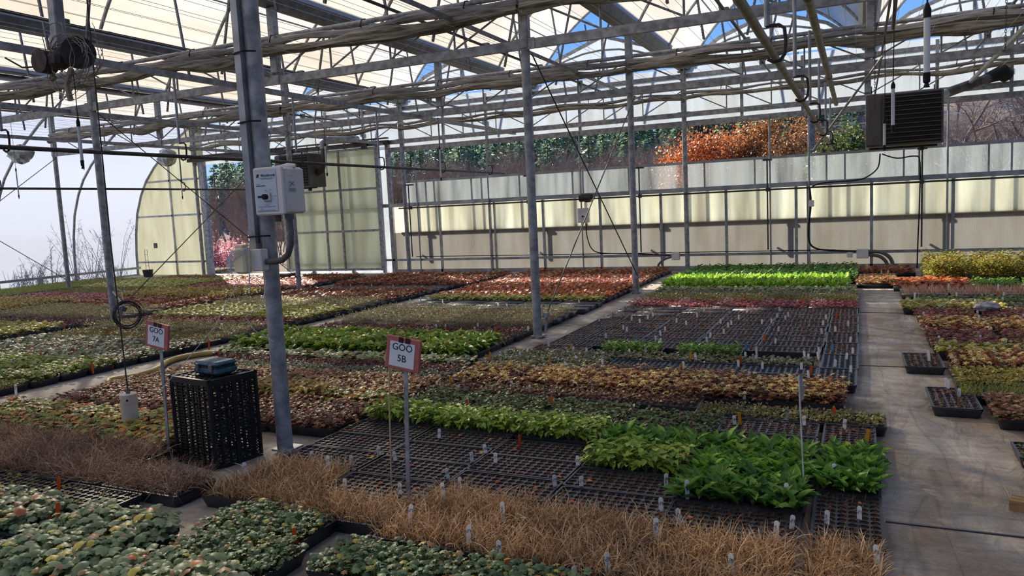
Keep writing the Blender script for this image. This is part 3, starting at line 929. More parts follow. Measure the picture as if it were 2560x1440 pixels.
def ordinal(k):
    if k < len(ORD):
        return ORD[k]
    n = k + 1
    return '%d%s' % (n, 'th' if 10 <= n % 100 <= 20 else {1: 'st', 2: 'nd', 3: 'rd'}.get(n % 10, 'th'))


FMESH = {}


def fol_mesh(crop, var, lod, far=False):
    k = (crop, var, lod)
    if k not in FMESH:
        c = CROPS[crop]
        V, F, C = foliage(c, sum(map(ord, crop)) * 31 + var * 7 + int(lod * 10), lod)
        FMESH[k] = np_mesh('foliage_' + crop, V, F, C, [M[c.get('mat', 'leaf')]])
    return FMESH[k]


lastrow = {}
for t in NEAR:
    lastrow.setdefault(t['bed'], set()).add(t['row'])
for t in NEAR:
    B = BEDS[t['bed']]
    lab = 'black plug tray of ' + B['name']
    if B['n'] > 1:
        lab += ', %s from right' % ordinal(t['col'])
    if B['nr'] > 1:
        lab += ', %s row' % ordinal(t['row'])
    r = thing('plug_tray', lab, 'plant tray', (t['x'], t['y'], 0), B['name'] + ' trays' if B['n'] * B['nr'] > 1 else 'plug trays on the ground', t['rz'])
    lod = 1.0 if t['dist'] < 4.8 else (.75 if t['dist'] < 7 else .55)
    put('tray_shell', SHELL2 if t['deep'] else SHELL, r)
    if not (t['dist'] > 6.5 and t['crop'] in ('clump', 'lightgreen', 'yellowgreen')):
        put('soil', SOIL2 if t['deep'] else SOIL, r)
    f = put('foliage', fol_mesh(t['crop'], rnd.randrange(3 if t['dist'] < 5 else 2), lod), r)
    f['kind'] = 'stuff'
    if rnd.random() < .5 and not abs(t['rz']) < 0:
        f.rotation_euler = (0, 0, PI)

# the trays past the three hundred largest: one mass
Vs, Fs, Cs, Is, o = [], {3: [], 4: []}, [], {3: [], 4: []}, 0
farcache = {}
for t in FAR:
    k = (t['crop'], rnd.randrange(2))
    if k not in farcache:
        farcache[k] = foliage(CROPS[k[0]], 900 + k[1] + sum(map(ord, k[0])), .45)
    V, F, C = farcache[k]
    ca, sa = math.cos(t['rz']), math.sin(t['rz'])
    Rm = np.array([[ca, sa, 0], [-sa, ca, 0], [0, 0, 1]])
    for (v, fs, c, mi) in ((V, F, C, 1 if CROPS[t['crop']].get('mat') == 'dry' else 0), (FARSHELL[0], [FARSHELL[1]], np.full((len(FARSHELL[0]), 3), .02), 2)):
        Vs.append(v @ Rm + np.array([t['x'], t['y'], 0])); Cs.append(c)
        for q in fs:
            Fs[q.shape[1]].append(q + o); Is[q.shape[1]].append(np.full(len(q), mi, np.int32))
        o += len(v)
if FAR:
    ff = [np.concatenate(Fs[k]) for k in (3, 4) if Fs[k]]
    ii = np.concatenate([np.concatenate(Is[k]) for k in (3, 4) if Is[k]])
    o_ = put('distant_plug_trays', np_mesh('distant_plug_trays', np.concatenate(Vs), ff, np.concatenate(Cs), [M['leaf'], M['dry'], M['plastic']], ii))
    tag(o_, 'distant plug trays of mixed plants reaching back to the far wall', 'plant trays', None, 'stuff')

# ------------------------------------------------------------------ plant tags
TAGS = dict(white=[-2.45,3.2,-2.4,3.38,-2.26,3.33,-2.39,3.66,-2.24,3.75,-1.84,3.57,-1.85,3.43,-1.85,3.18,-1.73,3.45,-1.31,3.24,-1.3,3.53,-1.19,3.26,-1.73,3.07,-1.97,2.92,-2.27,2.89,-1.72,2.9,-1.37,2.78,-1.4,2.52,-1.23,2.44,-0.72,2.8,-0.81,2.47,-0.91,2.4,-0.77,3.1,-0.82,3.4,-0.67,3.01,-1.73,2.62,-2.67,4.78,-2.33,4.99,-2.15,4.9,-1.72,5.03,-2.41,4.45,-0.69,3.25,-0.29,3.33,-0.1,3.65,-0.25,3.09,-0.0,3.25,-0.29,2.92,-0.4,2.59,-0.67,3.01,-0.12,3.17,-0.08,4.55,-0.66,4.47,-0.29,4.56,-0.69,5.06,-0.75,5.23,0.57,5.44,0.53,5.65,0.06,2.82,-2.71,3.2,-2.5,3.06,-2.85,2.85,-6.41,3.94,-1.67,7.99,-1.3,7.3,-1.28,7.05,-1.34,8.16,-1.2,8.47,-1.22,7.91,-1.21,8.05,-0.93,8.17,-0.83,8.23,-1.2,7.5,-0.72,7.73,-0.69,7.07,-0.71,8.47,-0.7,8.72,-0.81,8.61,-0.83,9.12,-1.18,8.98,-0.34,8.16,-0.32,8.56,-0.32,7.67,-0.1,8.14,-0.21,7.8,-0.08,7.24,-0.1,6.49,-0.05,6.72,-0.17,6.21,-0.06,6.02,-0.3,6.7,-0.38,6.41,-0.3,6.5,-0.4,6.51,-0.68,6.01,-0.74,5.66,-1.23,6.24,-0.86,6.39,-0.79,6.61,-0.86,6.05,-0.33,5.78,-0.4,6.04,-0.76,6.27,-1.26,5.91,-1.66,8.57,-1.68,9.05,-1.81,8.87,0.62,10.56,1.07,10.57,1.58,11.14,1.48,10.09,1.56,10.59,1.1,9.0,1.08,8.68,0.71,8.59,1.08,8.34,1.46,8.76,0.57,7.95,0.94,8.2,1.07,7.91,0.95,7.68,0.62,7.39,0.94,7.48,1.09,7.31,0.61,7.11,0.66,6.94,0.96,7.17,0.96,6.91,0.5,6.71,0.49,6.55,1.09,6.8,0.63,6.55,0.64,6.4,1.0,6.67,1.01,6.48,0.53,5.72,0.33,13.55,0.41,13.54,0.36,12.8,0.05,12.14,0.07,12.92,-0.42,9.86,-0.69,9.78,0.61,8.85,1.05,11.21,-0.15,11.44,-0.4,11.2,-0.69,11.2,-11.73,8.82,-12.18,8.97,-9.68,9.13,-10.71,9.15,-8.18,8.62,-8.2,8.34,-6.71,7.19,-8.01,6.45,-6.95,6.37,-7.17,6.3,-7.62,6.0,-8.69,11.68,-8.22,11.68,-7.66,11.56,-6.07,9.59,-6.04,9.83,-5.5,9.55,-5.56,9.86,-4.92,9.16,-4.43,9.2,-4.31,9.21,-3.45,9.68,-3.42,9.27,-5.16,7.75,-5.39,7.67,-4.36,7.4,-4.26,7.41,-3.92,7.55,-3.24,7.42,-3.81,7.29,-4.5,7.02,-3.13,5.81,-3.28,5.84,-3.41,5.75,-3.55,5.91,-4.17,5.63,-2.72,6.04,-2.73,6.19,-2.21,6.32,-2.18,5.99,-1.91,5.88,-2.35,6.36,-1.83,6.36,-1.71,6.44,-2.27,7.11,-2.24,7.6,-2.17,7.48,-2.68,8.15,-2.33,8.24,-2.18,8.06,-2.29,8.61,-2.16,8.57,-2.29,9.0,-2.65,8.73,-2.68,8.41,-2.68,6.6,-2.19,5.72,-2.34,5.5,-1.79,7.58,-1.78,7.34,-1.67,6.91,-1.76,7.04,-1.81,8.15,-2.17,8.36], orange=[-1.72,3.74,-2.39,4.39,-1.86,4.59,-2.88,4.09,-1.14,2.34,-0.13,4.75,-0.78,3.65,-3.71,2.43,-3.27,2.13,-2.08,2.32,-0.79,7.2,-0.33,5.91,-0.86,6.15,-1.35,9.67,-1.34,10.07,-0.62,9.72,-0.22,8.67,-2.29,10.77,-1.58,13.71,1.05,12.11,1.49,10.52,1.04,9.61,-14.38,9.11,-14.7,10.26,-12.2,8.45,-13.22,11.22,-9.93,6.53,-9.53,6.59,-8.45,6.38,-7.57,6.71,-9.27,5.82,-7.55,5.29,-7.47,5.61,-7.06,5.53,-7.69,4.91,-7.7,5.04,-6.58,4.99,-6.54,4.75,-6.35,5.97,-5.66,5.44,-10.44,9.08,-7.98,9.32,-8.29,9.89,-8.78,10.92,-5.55,6.34,-5.65,6.58,-4.84,5.76,-5.15,7.91,-4.7,7.45,-4.9,7.33,-4.1,7.16,-3.57,7.33,-4.78,10.21,-5.86,12.31], yellow=[-2.95,5.9,-2.93,5.79,-2.37,5.84,-2.38,6.38,-2.82,4.95,-1.26,6.18,-1.25,5.76,-0.63,4.47,0.03,4.31], blue=[-1.33,6.7,-0.9,6.75,-0.2,6.81,-9.49,8.01,-13.34,8.11,-1.9,6.87])


def tag_mesh(w, h, mat, pointed=True):
    m = MB()
    t = .0011
    out = [(-w / 2, .02), (-w / 2 * .2, 0), (w / 2 * .2, 0), (w / 2, .02), (w / 2, h - .006), (w / 2 - .005, h), (-w / 2 + .005, h), (-w / 2, h - .006)]
    vs = [(x, -t, z) for x, z in out] + [(x, t, z) for x, z in out]
    n = len(out)
    m.add(vs, [tuple(range(n)), tuple(reversed(range(n, 2 * n)))] + [(i, i + n, (i + 1) % n + n, (i + 1) % n) for i in range(n)])
    return m.mesh('tag_blade', mat)


SEG = {'0': 'abcdef', '1': 'bc', '2': 'abged', '3': 'abgcd', '5': 'afgcd', '7': 'abc', '8': 'abcdefg', '9': 'abcfgd'}
SP = dict(a=((0, 2), (1, 2)), b=((1, 2), (1, 1)), c=((1, 1), (1, 0)), d=((0, 0), (1, 0)), e=((0, 0), (0, 1)), f=((0, 1), (0, 2)), g=((0, 1), (1, 1)))


def scrawl(txt, w, h):
    """hand written figures up the front of a tag"""
    m = MB()
    s = w * .3
    z0 = h - .014
    for k, chs in enumerate(txt):
        for q, ch in enumerate(chs):
            ox = -w * .36 + q * w * .42
            oz = z0 - (k + 1) * s * 2.9
            for g in SEG[ch]:
                (ax, az), (bx, bz) = SP[g]
                m.beam((ox + ax * s + az * .0008, -.0016, oz + az * s), (ox + bx * s + bz * .0008, -.0016, oz + bz * s), .0014, .0012, (0, 1, 0))
    return m.mesh('tag_writing', M['ink'])


TAGM = dict(white=tag_mesh(.0195, .098, M['tagwhite']), orange=tag_mesh(.018, .110, M['orange']), yellow=tag_mesh(.017, .118, M['yellow']), blue=tag_mesh(.017, .112, M['blue']))
SCR = [scrawl(x, .0195, .098) for x in (['28'], ['23'], ['27'], ['5', '2'], ['28', '9'])]
taglist = []
for colr, xs in TAGS.items():
    for i in range(0, len(xs), 2):
        x, y = xs[i], xs[i + 1]
        best = min(vis, key=lambda t: max(abs(t['x'] - x) / (TL if abs(t['rz']) < .5 else TD), abs(t['y'] - y) / (TD if abs(t['rz']) < .5 else TL)))
        taglist.append((BEDS[best['bed']]['name'], colr, x, y, best))
byb = {}
for t in taglist:
    byb.setdefault((t[0], t[1]), []).append(t)
for (bn, colr), ts in byb.items():
    ts.sort(key=lambda t: -t[2])
    for k, (_, _, x, y, tr) in enumerate(ts):
        lab = '%s plant tag standing in %s' % (colr, bn)
        if len(ts) > 1:
            lab += ', %s from right' % ordinal(k)
        tall = tr['crop'] in ('grass', 'sedge', 'broad', 'lgreen', 'geranium', 'clump', 'bright', 'stems')
        r = thing('plant_tag', lab, 'plant label', (x, y, .014 + (.036 if tall else 0)), 'plant tags in the trays')
        r.rotation_euler = (rnd.uniform(-.14, .08), rnd.uniform(-.11, .11), math.atan2(-x, y) + rnd.uniform(-.55, .55))
        put('tag_blade', TAGM[colr], r)
        if colr == 'white' and y < 5.5:
            put('writing', SCR[rnd.randrange(len(SCR))], r)

# ------------------------------------------------------------------ the building
XR, YB = XA + 2 * W2 + .2, -5.0              # right wall, wall behind the camera
m = MB()
m.box(((XL + XR) / 2, (YB + YW) / 2, -.02), (XR - XL + .4, YW - YB + .3, .04))
struct(m.build('floor', M['floor']), 'grey woven ground cloth spread over the greenhouse floor', 'floor')
m = MB()
for y, x0, x1 in ((6.55, .0, .62), (3.4, .1, 1.2), (9.5, 0, .6)):
    m.box(((x0 + x1) / 2, y, .003), (x1 - x0, .012, .004))
struct(m.build('floor_seam', M['plastic']), 'dark lap seam across the ground cloth in the aisle', 'seam')

ROWN = ['front post line', 'second post line', 'third post line', 'far wall line']
XN = ['far left row', 'left row', 'middle row', 'right row']
XG = [XA - 2 * W2 + HB * k for k in range(9)]        # gutters

# support posts -------------------------------------------------------------
NEARLAB = {(2, 0): 'thick galvanized post carrying the large grey control box', (2, 1): 'galvanized post at the corner of the full green clumps',
           (2, 2): 'galvanized post at the near edge of the dusty red leaves', (2, 3): 'galvanized post against the far wall beside the orange tree',
           (1, 1): 'galvanized post with the coil of wire hung on it', (1, 2): 'galvanized post left of the pink sunlit leaves, half behind control box',
           (1, 3): 'galvanized post against the far wall right of the sliding door', (0, 2): 'galvanized post standing at the mossy mat by the film wall',
           (0, 3): 'galvanized post in the far wall left of the door opening'}
for i, X in enumerate(POSTX):
    for j in range(4):
        y = Y0 + j * DY - (.06 if j == 3 else 0)
        r = thing('support_post', NEARLAB.get((i, j), 'galvanized post of the %s in the %s' % (XN[i], ROWN[j])), 'post', (X, y, 0), 'galvanized roof posts')
        MB().tube([(0, 0, 0), (0, 0, ZC - .05)], .046, 20).build('post_shaft', M['galv'], r, True)
        q = MB().bbox((0, 0, (ZC - .05 + ZG) / 2), (.10, .09, ZG - ZC + .05), .012)
        q.box((0, 0, ZG - .03), (.2, .14, .02))
        q.build('post_head', M['galv'], r)
        if j < 3:
            q = MB().box((0, .02, .02), (.13, .13, .012))
            q.build('base_plate', M['galv'], r)

# trusses --------------------------------------------------------------------
BAYN = ['bay beside the film wall', 'left bay', 'middle bay', 'right bay over the aisle']
for j in range(4):
    y = Y0 + j * DY - (.07 if j == 3 else 0)
    for i in range(4):
        x0 = POSTX[i]; x1 = x0 + W2
        if i == 3 and j < 3:
            x1 = x0 + W2
        r = thing('roof_truss', 'galvanized roof truss of the %s, %s' % (ROWN[j], BAYN[i]), 'truss', (x0, y, 0), 'galvanized roof trusses')
        MB().box((W2 / 2, 0, ZC), (W2 - .1, .052, .094)).build('bottom_chord', M['galv'], r)
        MB().tube([(0.05, 0, 3.52), (W2 - .05, 0, 3.52)], .028, 10).build('top_chord', M['galv'], r, True)
        MB().bbox((HB, 0, (ZC + ZG) / 2 + .04), (.105, .085, ZG - ZC - .08), .01).build('gutter_post', M['galv'], r)
        p = HB / 4
        vm = MB().tube([(0, 0, 0), (0, 0, 3.50 - ZC - .045)], .012, 8).mesh('web_post', M['galv'], True)
        up, dn = MB().tube([(0, 0, 0), (p, 0, 3.50 - ZC - .06)], .011, 8).mesh('web_brace', M['galv'], True), MB().tube([(0, 0, 3.50 - ZC - .06), (p, 0, 0)], .011, 8).mesh('web_brace', M['galv'], True)
        for k in range(8):
            if k not in (0, 4):
                put('web_post', vm, r, (k * p, 0, ZC + .045))
            put('web_brace', dn if k < 4 else up, r, (k * p, 0.0, ZC + .05))
        for xx in (.06, W2 - .06, HB):
            MB().box((xx, -.032, ZC), (.12, .01, .11)).build('splice_plate', M['galv'], r)

# rolled shade curtains hung under the top chords -------------------------------
def cloth_roll(L, r, seed, squash=1.0, sag=.03):
    g = random.Random(seed)
    n, k = 60, 14
    ph = [g.uniform(0, 6.28) for _ in range(12)]
    grooves = [g.uniform(.72, 1.12) for _ in range(k)]
    vs, fs = [], []
    for i in range(n + 1):
        x = L * i / n
        rr = r * (1 + .16 * math.sin(x * 2.1 + ph[0]) + .10 * math.sin(x * 5.3 + ph[1]) + .07 * math.sin(x * 11 + ph[2]))
        zc = -sag * (math.sin(x * 1.35 + ph[3]) ** 2) - .02 * math.sin(x * 3.9 + ph[4])
        for j in range(k):
            a = 2 * PI * j / k
            q = grooves[j] * (1 + .12 * math.sin(x * 3.0 + ph[5 + j % 6] + j))
            z = rr * q * math.sin(a)
            if z < 0:
                z *= 1.0 + .35 * math.sin(x * 2.7 + ph[6]) ** 2
            vs.append((x, rr * q * math.cos(a) * squash, zc + z))
    for i in range(n):
        for j in range(k):
            t = (j + 1) % k
            fs.append((i * k + j, i * k + t, (i + 1) * k + t, (i + 1) * k + j))
    fs.append(tuple(reversed(range(k)))); fs.append(tuple(range(n * k, (n + 1) * k)))
    m = MB(); m.add(vs, fs)
    return m


for j in range(4):
    y = Y0 + j * DY - (.17 if j == 3 else .10)
    for i in range(4):
        x0 = POSTX[i] + .02
        r = thing('shade_curtain', 'rolled tan shade curtain of the %s, %s' % (ROWN[j], BAYN[i]), 'curtain', (x0, y, 0), 'rolled shade curtains')
        k = .62 if j == 3 else 1.0
        cloth_roll(W2 - .04, .062 * k, j * 9 + i, .95).build('cloth', M['cloth'], r, True, (0, -.02, 3.345))
        cloth_roll(W2 - .04, .042 * k, j * 9 + i + 50, .9, .01).build('upper_roll', M['cloth2'], r, True, (0, .0, 3.435 - (.02 if j == 3 else 0)))
        cm = MB()
        for q in range(5):
            xx = .7 + q * 1.28
            cm.tube([(xx, .03, 3.40), (xx + .01, -.05, 3.44), (xx + .02, -.03, 3.51), (xx + .02, .04, 3.53)], .007, 6)
        cm.build('clip', M['blackmat'], r)

wm = MB().tube([(0, Y0 - .4, 0), (0, YW - .1, 0)], .0022, 5, False).mesh('curtain_wire', M['wire'])
k = 0
x = -15.7
while x < 6.3:
    if min(abs(x - q) for q in POSTX) > .08:
        o = put('curtain_wire', wm, None, (x, 0, 3.265 if k % 2 else 3.56))
        tag(o, 'thin pale curtain wire strung lengthwise under the roof', 'wire', 'curtain wires under the roof')
    x += .30 if k % 2 else .12
    k += 1

# gutters -------------------------------------------------------------------------
for k, X in enumerate(XG):
    q = MB()
    prof = [(-.15, .12), (-.13, .12), (-.075, .015), (.075, .015), (.13, .12), (.15, .12), (.09, 0), (-.09, 0)]
    n = len(prof)
    q.add([(a, YB, b) for a, b in prof] + [(a, YW + .1, b) for a, b in prof],
          [(i, (i + 1) % n, n + (i + 1) % n, n + i) for i in range(n)])
    o = q.build('gutter', M['gutter'], None, False, (X, 0, ZG))
    nm = ['over the far left posts', 'midway over the far left bay', 'over the left posts', 'midway over the left bay', 'over the middle posts',
          'midway over the aisle', 'over the right posts', 'right of the right posts', 'along the right wall'][k]
    tag(o, 'grey steel roof gutter running %s' % nm, 'gutter', 'roof gutters')

# roof: two curved film panels to each arch, opened upward from the gutters ------------
def curve_pts(ln, ang, bow, n=10):
    out = []
    for i in range(n + 1):
        t = i / n
        u, v = t * ln, 4 * bow * t * (1 - t)
        out.append((u * math.cos(ang) - v * math.sin(ang), u * math.sin(ang) + v * math.cos(ang)))
    return out


LP, RPN = curve_pts(1.92, math.radians(46), .13), curve_pts(1.5, math.radians(38), .11)
bow_l = {}


def roof_panel(X, pts, sgn, label, rails):
    q = MB()
    vs = []
    for a, b in pts:
        vs += [(sgn * a, YB, b), (sgn * a, YW + .15, b)]
    q.add(vs, [(2 * i, 2 * i + 1, 2 * i + 3, 2 * i + 2) for i in range(len(pts) - 1)])
    o = q.build('ceiling', M['film'], None, True, (X + sgn * .10, 0, ZG + .12))
    struct(o, label, 'roof')
    # edge rail, bows and end trim move with the panel
    key = (sgn, len(pts), pts[-1])
    if key not in bow_l:
        bow_l[key] = MB().tube([(sgn * a, 0, b - .03) for a, b in pts], .024, 8).mesh('bow', M['galv'], True)
    y = YW + .12
    while y > YB:
        put('bow', bow_l[key], o, (0, y, 0))
        y -= DY / 2
    a, b = pts[-1]
    MB().box((sgn * a, (YB + YW) / 2, b), (.09, YW - YB + .2, .06)).build('edge_rail', M['gutter'], o)
    a, b = pts[5]
    MB().tube([(sgn * a, YB, b - .05), (sgn * a, YW, b - .05)], .014, 6).build('purlin', M['galv'], o)


AN = ['first', 'second', 'third', 'fourth', 'fifth', 'sixth', 'seventh', 'eighth']
for k in range(8):
    roof_panel(XG[k], LP, 1, 'white film roof panel, left half of the %s arch from the left' % AN[k], True)
    roof_panel(XG[k + 1], RPN, -1, 'white film roof panel, right half of the %s arch from the left' % AN[k], True)

# torque tubes and toothed racks that push the panels open
def rack_mesh(p, q):
    m = MB()
    m.beam(p, q, .026, .024, (0, 1, 0))
    p, q = Vector(p), Vector(q)
    d = (q - p); n = int(d.length / .035)
    nrm = Vector((-d.z, 0, d.x)).normalized()
    dd = d.normalized()
    for i in range(n):
        c = p + d.normalized() * (i * .035 + .01)
        m.add([c + nrm * .008 + Vector((0, -.01, 0)), c + nrm * .008 + Vector((0, .01, 0)), c + nrm * .022 + dd * .008 + Vector((0, .01, 0)), c + nrm * .022 + dd * .008 + Vector((0, -.01, 0)),
               c + nrm * .008 + dd * .018 + Vector((0, -.01, 0)), c + nrm * .008 + dd * .018 + Vector((0, .01, 0))], [(0, 1, 2, 3), (3, 2, 5, 4)])
    return m.mesh('rack', M['gutter'])


la, lb = LP[8]; ra, rb = RPN[8]
rkl = rack_mesh((-.25, 0, -.30), (la + .10 - HB / 2, 0, lb + ZG + .12 - 3.62 - .03))
rkr = rack_mesh((.25, 0, -.30), (HB / 2 - ra - .10, 0, rb + ZG + .12 - 3.62 - .03))
brk = MB().box((0, 0, 0), (.09, .07, .09)).mesh('pinion_box', M['gutter'])
for k in range(8):
    xm = XG[k] + HB / 2
    r = thing('roof_drive_shaft', 'steel roof drive shaft with toothed racks under the %s arch from left' % AN[k], 'drive shaft', (xm, 0, 3.62), 'roof drive shafts')
    MB().tube([(0, -1, 0), (0, YW - .1, 0)], .019, 8).build('shaft', M['darkpipe'], r, True)
    y = Y0
    while y < YW:
        put('rack', rkl, r, (0, y + .45, 0)); put('rack', rkr, r, (0, y + .52, 0)); put('pinion_box', brk, r, (0, y + .48, 0))
        y += DY / 2
# lengthwise braces between the trusses
for X, z, w in ((-6.72, ZC + .02, .05), (-3.85, 3.42, .032), (-10.0, 3.07, .045), (-13.0, ZC + .02, .05), (-12.2, 3.42, .03), (1.6, 3.1, .04)):
    o = MB().box((X, (Y0 + YW) / 2, z - .07), (w, YW - Y0, w * 1.2)).build('lengthwise_brace', M['galv'])
    tag(o, 'grey lengthwise brace under the trusses, %s' % {-6.72: 'above the hooked pipe of the middle beds', -3.85: 'just left of the middle posts', -10.0: 'just left of the left posts',
        -13.0: 'above the hooked pipe of the left beds', -12.2: 'high in the left bay', -.2: 'above the aisle edge', 1.6: 'right of the hanging heater'}[X], 'brace')

# far wall -------------------------------------------------------------------------
def panel(name, pts, mat, y, label, cat='wall', parent=None, kind='structure'):
    q = MB()
    n = len(pts)
    q.add([(a, y, b) for a, b in pts] + [(a, y + .008, b) for a, b in pts], [tuple(range(n)), tuple(reversed(range(n, 2 * n)))] + [(i, i + n, (i + 1) % n + n, (i + 1) % n) for i in range(n)])
    o = q.build(name, mat, parent)
    if parent is None:
        struct(o, label, cat)
    return o


XD0, XD1 = -15.74, -13.1                     # doorway
XW0 = -9.98                                  # where the vent wall begins
panel('wall_far_lower', [(XW0, 0), (XR, 0), (XR, .93), (XW0, .93)], M['polylow'], YW, 'greyish lower wall panels under the vent', 'wall')
wf = panel('wall_far', [(XW0, .93), (XR, .93), (XR, 1.575), (XW0, 1.575)], M['poly'], YW, 'cream twinwall panel wall below the long vent opening', 'wall')
q = MB()
studs = [-3.6 + 1.2655 * k for k in range(-5, 14)]
for s in studs:
    q.box((s, YW - .045, .80), (.05, .05, 1.6))
for s in (-7.37, -.95, -9.62):
    q.box((s + .08, YW - .03, .80), (.035, .05, 1.6))
q.box(((XW0 + XR) / 2, YW - .05, 1.575), (XR - XW0, .06, .085))
q.box(((XW0 + XR) / 2, YW - .05, .30), (XR - XW0, .05, .05))
q.box(((XW0 + XR) / 2, YW - .04, .04), (XR - XW0, .06, .08))
q.build('wall_frame', M['alum'], wf)
# drop-down vent panel outside
vp = panel('window_1', [(XW0 + .35, .93), (XR, .93), (XR, 2.10), (XW0 + .35, 2.10)], M['polyvent'], YW + .09, 'pale twinwall vent panel lowered outside the wall under the opening', 'vent')
q = MB()
for s in (-9.29, -9.05, -8.83, -7.87, -7.62, -6.7, -5.48, -5.25, -4.27, -3.1, -2.75, -1.81, -.55, -.24, .71, .95, 1.99, 2.32, 3.3, 4.3):
    q.box((s, YW + .06, 1.515), (.03, .035, 1.17))
q.box(((XW0 + XR) / 2, YW + .05, 2.10), (XR - XW0 - .4, .075, .05))
q.box(((XW0 + XR) / 2, YW + .07, .95), (XR - XW0 - .4, .06, .05))
q.build('window_frame', M['alum'], vp)
# header and glazing over the opening
for x, lab in ((-9.2, 'rightmost beside the sliding door'), (-7.38, 'left of the brace cables'), (-5.25, 'above the vent motor'), (-1.52, 'before the orange tree'), (-.84, 'beside the wall switch box'), (1.37, 'right of the heater')):
    o = MB().tube([(x, YW - .10, 0.0), (x, YW - .10, 2.86)], .017, 8).build('vent_stanchion', M['alum'], None, True)
    tag(o, 'thin grey upright crossing the vent opening, %s' % lab, 'upright', 'uprights across the vent opening')
hd = MB().box(((XW0 + XR) / 2, YW, 2.855), (XR - XW0, .10, .10))
hd.box(((XL + XR) / 2 + 1.3, YW + .05, 3.78), (XR - XL - 2.6, .05, .07))
hd.box((XW0 + .02, YW - .03, 1.5), (.09, .09, 3.0))
struct(hd.build('trim_1', M['galv']), 'grey header beam along the top of the vent opening', 'trim')
cv = panel('wall_far_upper', [(-16.0, 2.9), (XR, 2.9), (XR, 3.93), (-16.0, 3.93)], M['polyclear'], YW + .03, 'clear ribbed glazing between the header and the gutters', 'wall')
q = MB()
for s in [XA + HB / 3 * k for k in range(-12, 13)]:
    q.box((s, YW + .0, 3.40), (.055, .05, .98))
q.build('wall_frame', M['alum'], cv)
for k in range(8):
    x0, x1 = XG[k] + .05, XG[k + 1] - .05
    xm = (x0 + x1) / 2
    ap = ZG + .10
    top = [(x0, ap), (x1, ap), (xm + .95, ap + .44), (xm + .3, ap + .70), (xm, ap + .76), (xm - .3, ap + .70), (xm - .95, ap + .42)]
    g_ = panel('wall_far_gable', top, M['polygable'], YW + .03, 'clear ribbed gable glazing under the %s arch from the left' % AN[k], 'wall')
    q = MB()
    for a, b in ((top[0], top[6]), (top[6], top[4]), (top[4], top[2]), (top[2], top[1])):
        q.beam((a[0], YW, a[1]), (b[0], YW, b[1]), .05, .06)
    q.box((xm, YW - .0, ap + .36), (.05, .05, .72))
    pts = [(x0 + .2, YW - .12, ap + .05)] + [(xm + u * 1.25, YW - .12, ap + .47 - .33 * u * u) for u in (-.9, -.6, -.3, 0, .3, .6, .9)] + [(x1 - .2, YW - .12, ap + .05)]
    q.tube(pts, .02, 8)
    q.build('gable_frame', M['galv'], g_)
# left end wall under the lean-to arch, with doorway and sliding door
ARC = [(-16.0, 3.95), (-16.45, 3.70), (-17.05, 3.30), (-17.5, 2.95), (-17.85, 2.60), (-18.1, 2.22), (-18.32, 1.72), (-18.44, 1.15), (-18.50, .6), (XL, 0)]
lw = panel('wall_far_end', [(XD0, 0), (XD0, 3.95)] + ARC, M['polyend'], YW, 'cream ribbed end wall under the arched lean-to left of the doorway', 'wall')
q = MB()
q.tube([(a, YW - .05, b) for a, b in ARC], .035, 10)
q.box((-17.0, YW - .03, 1.65), (.045, .04, 3.3))
for z, a in ((.36, -18.5), (1.62, -18.3), (2.56, -17.85)):
    q.box(((a + XD0) / 2, YW - .03, z), (XD0 - a, .04, .05))
q.build('wall_frame', M['alum'], lw)
mid = panel('wall_far_middle', [(XD1, 0), (XW0, 0), (XW0, 2.95), (XD1, 2.95)], M['polygable'], YW + .0, 'cream ribbed wall behind the slid open door', 'wall')
q = MB()
q.box(((XD1 + XW0) / 2, YW - .03, 1.575), (XW0 - XD1, .04, .08)); q.box(((XD1 + XW0) / 2, YW - .03, .3), (XW0 - XD1, .04, .05))
for s in (-12.4, -11.2, -10.3):
    q.box((s, YW + .04, 1.5), (.06, .05, 3.0))
q.build('wall_frame', M['alum'], mid)
df = MB().box((XD0 - .03, YW - .04, 1.52), (.17, .12, 3.04))
df.box((XD1 + .03, YW, 1.5), (.08, .08, 3.0))
df.box(((XD0 + XD1) / 2 - .1, YW - .05, 3.06), (XD1 - XD0 + .5, .12, .12))
struct(df.build('trim_2', M['galv']), 'grey steel frame around the open doorway in the far wall', 'trim')
dr = panel('door_1', [(-13.04, .08), (-10.17, .08), (-10.17, 2.93), (-13.04, 2.93)], M['polyend'], YW - .14, 'cream ribbed sliding door slid open to the right', 'door')
q = MB()
for s, w in ((-13.02, .07), (-11.75, .04), (-11.28, .04), (-10.19, .09)):
    q.box((s, YW - .16, 1.5), (w, .05, 2.86))
for z in (.10, 1.02, 2.0, 2.93):
    q.box((-11.6, YW - .16, z), (2.87, .045, .05))
q.build('door_frame', M['galv'], dr)
q = MB().box((-13.0, YW - .14, 3.03), (6.3, .06, .09))
q.box((-13.0, YW - .17, 3.12), (6.3, .10, .03))
for s in (-12.7, -10.5):
    q.box((s, YW - .19, 2.98), (.16, .02, .12))
struct(q.build('trim_3', M['darkpipe']), 'dark sliding door track above the doorway', 'trim')

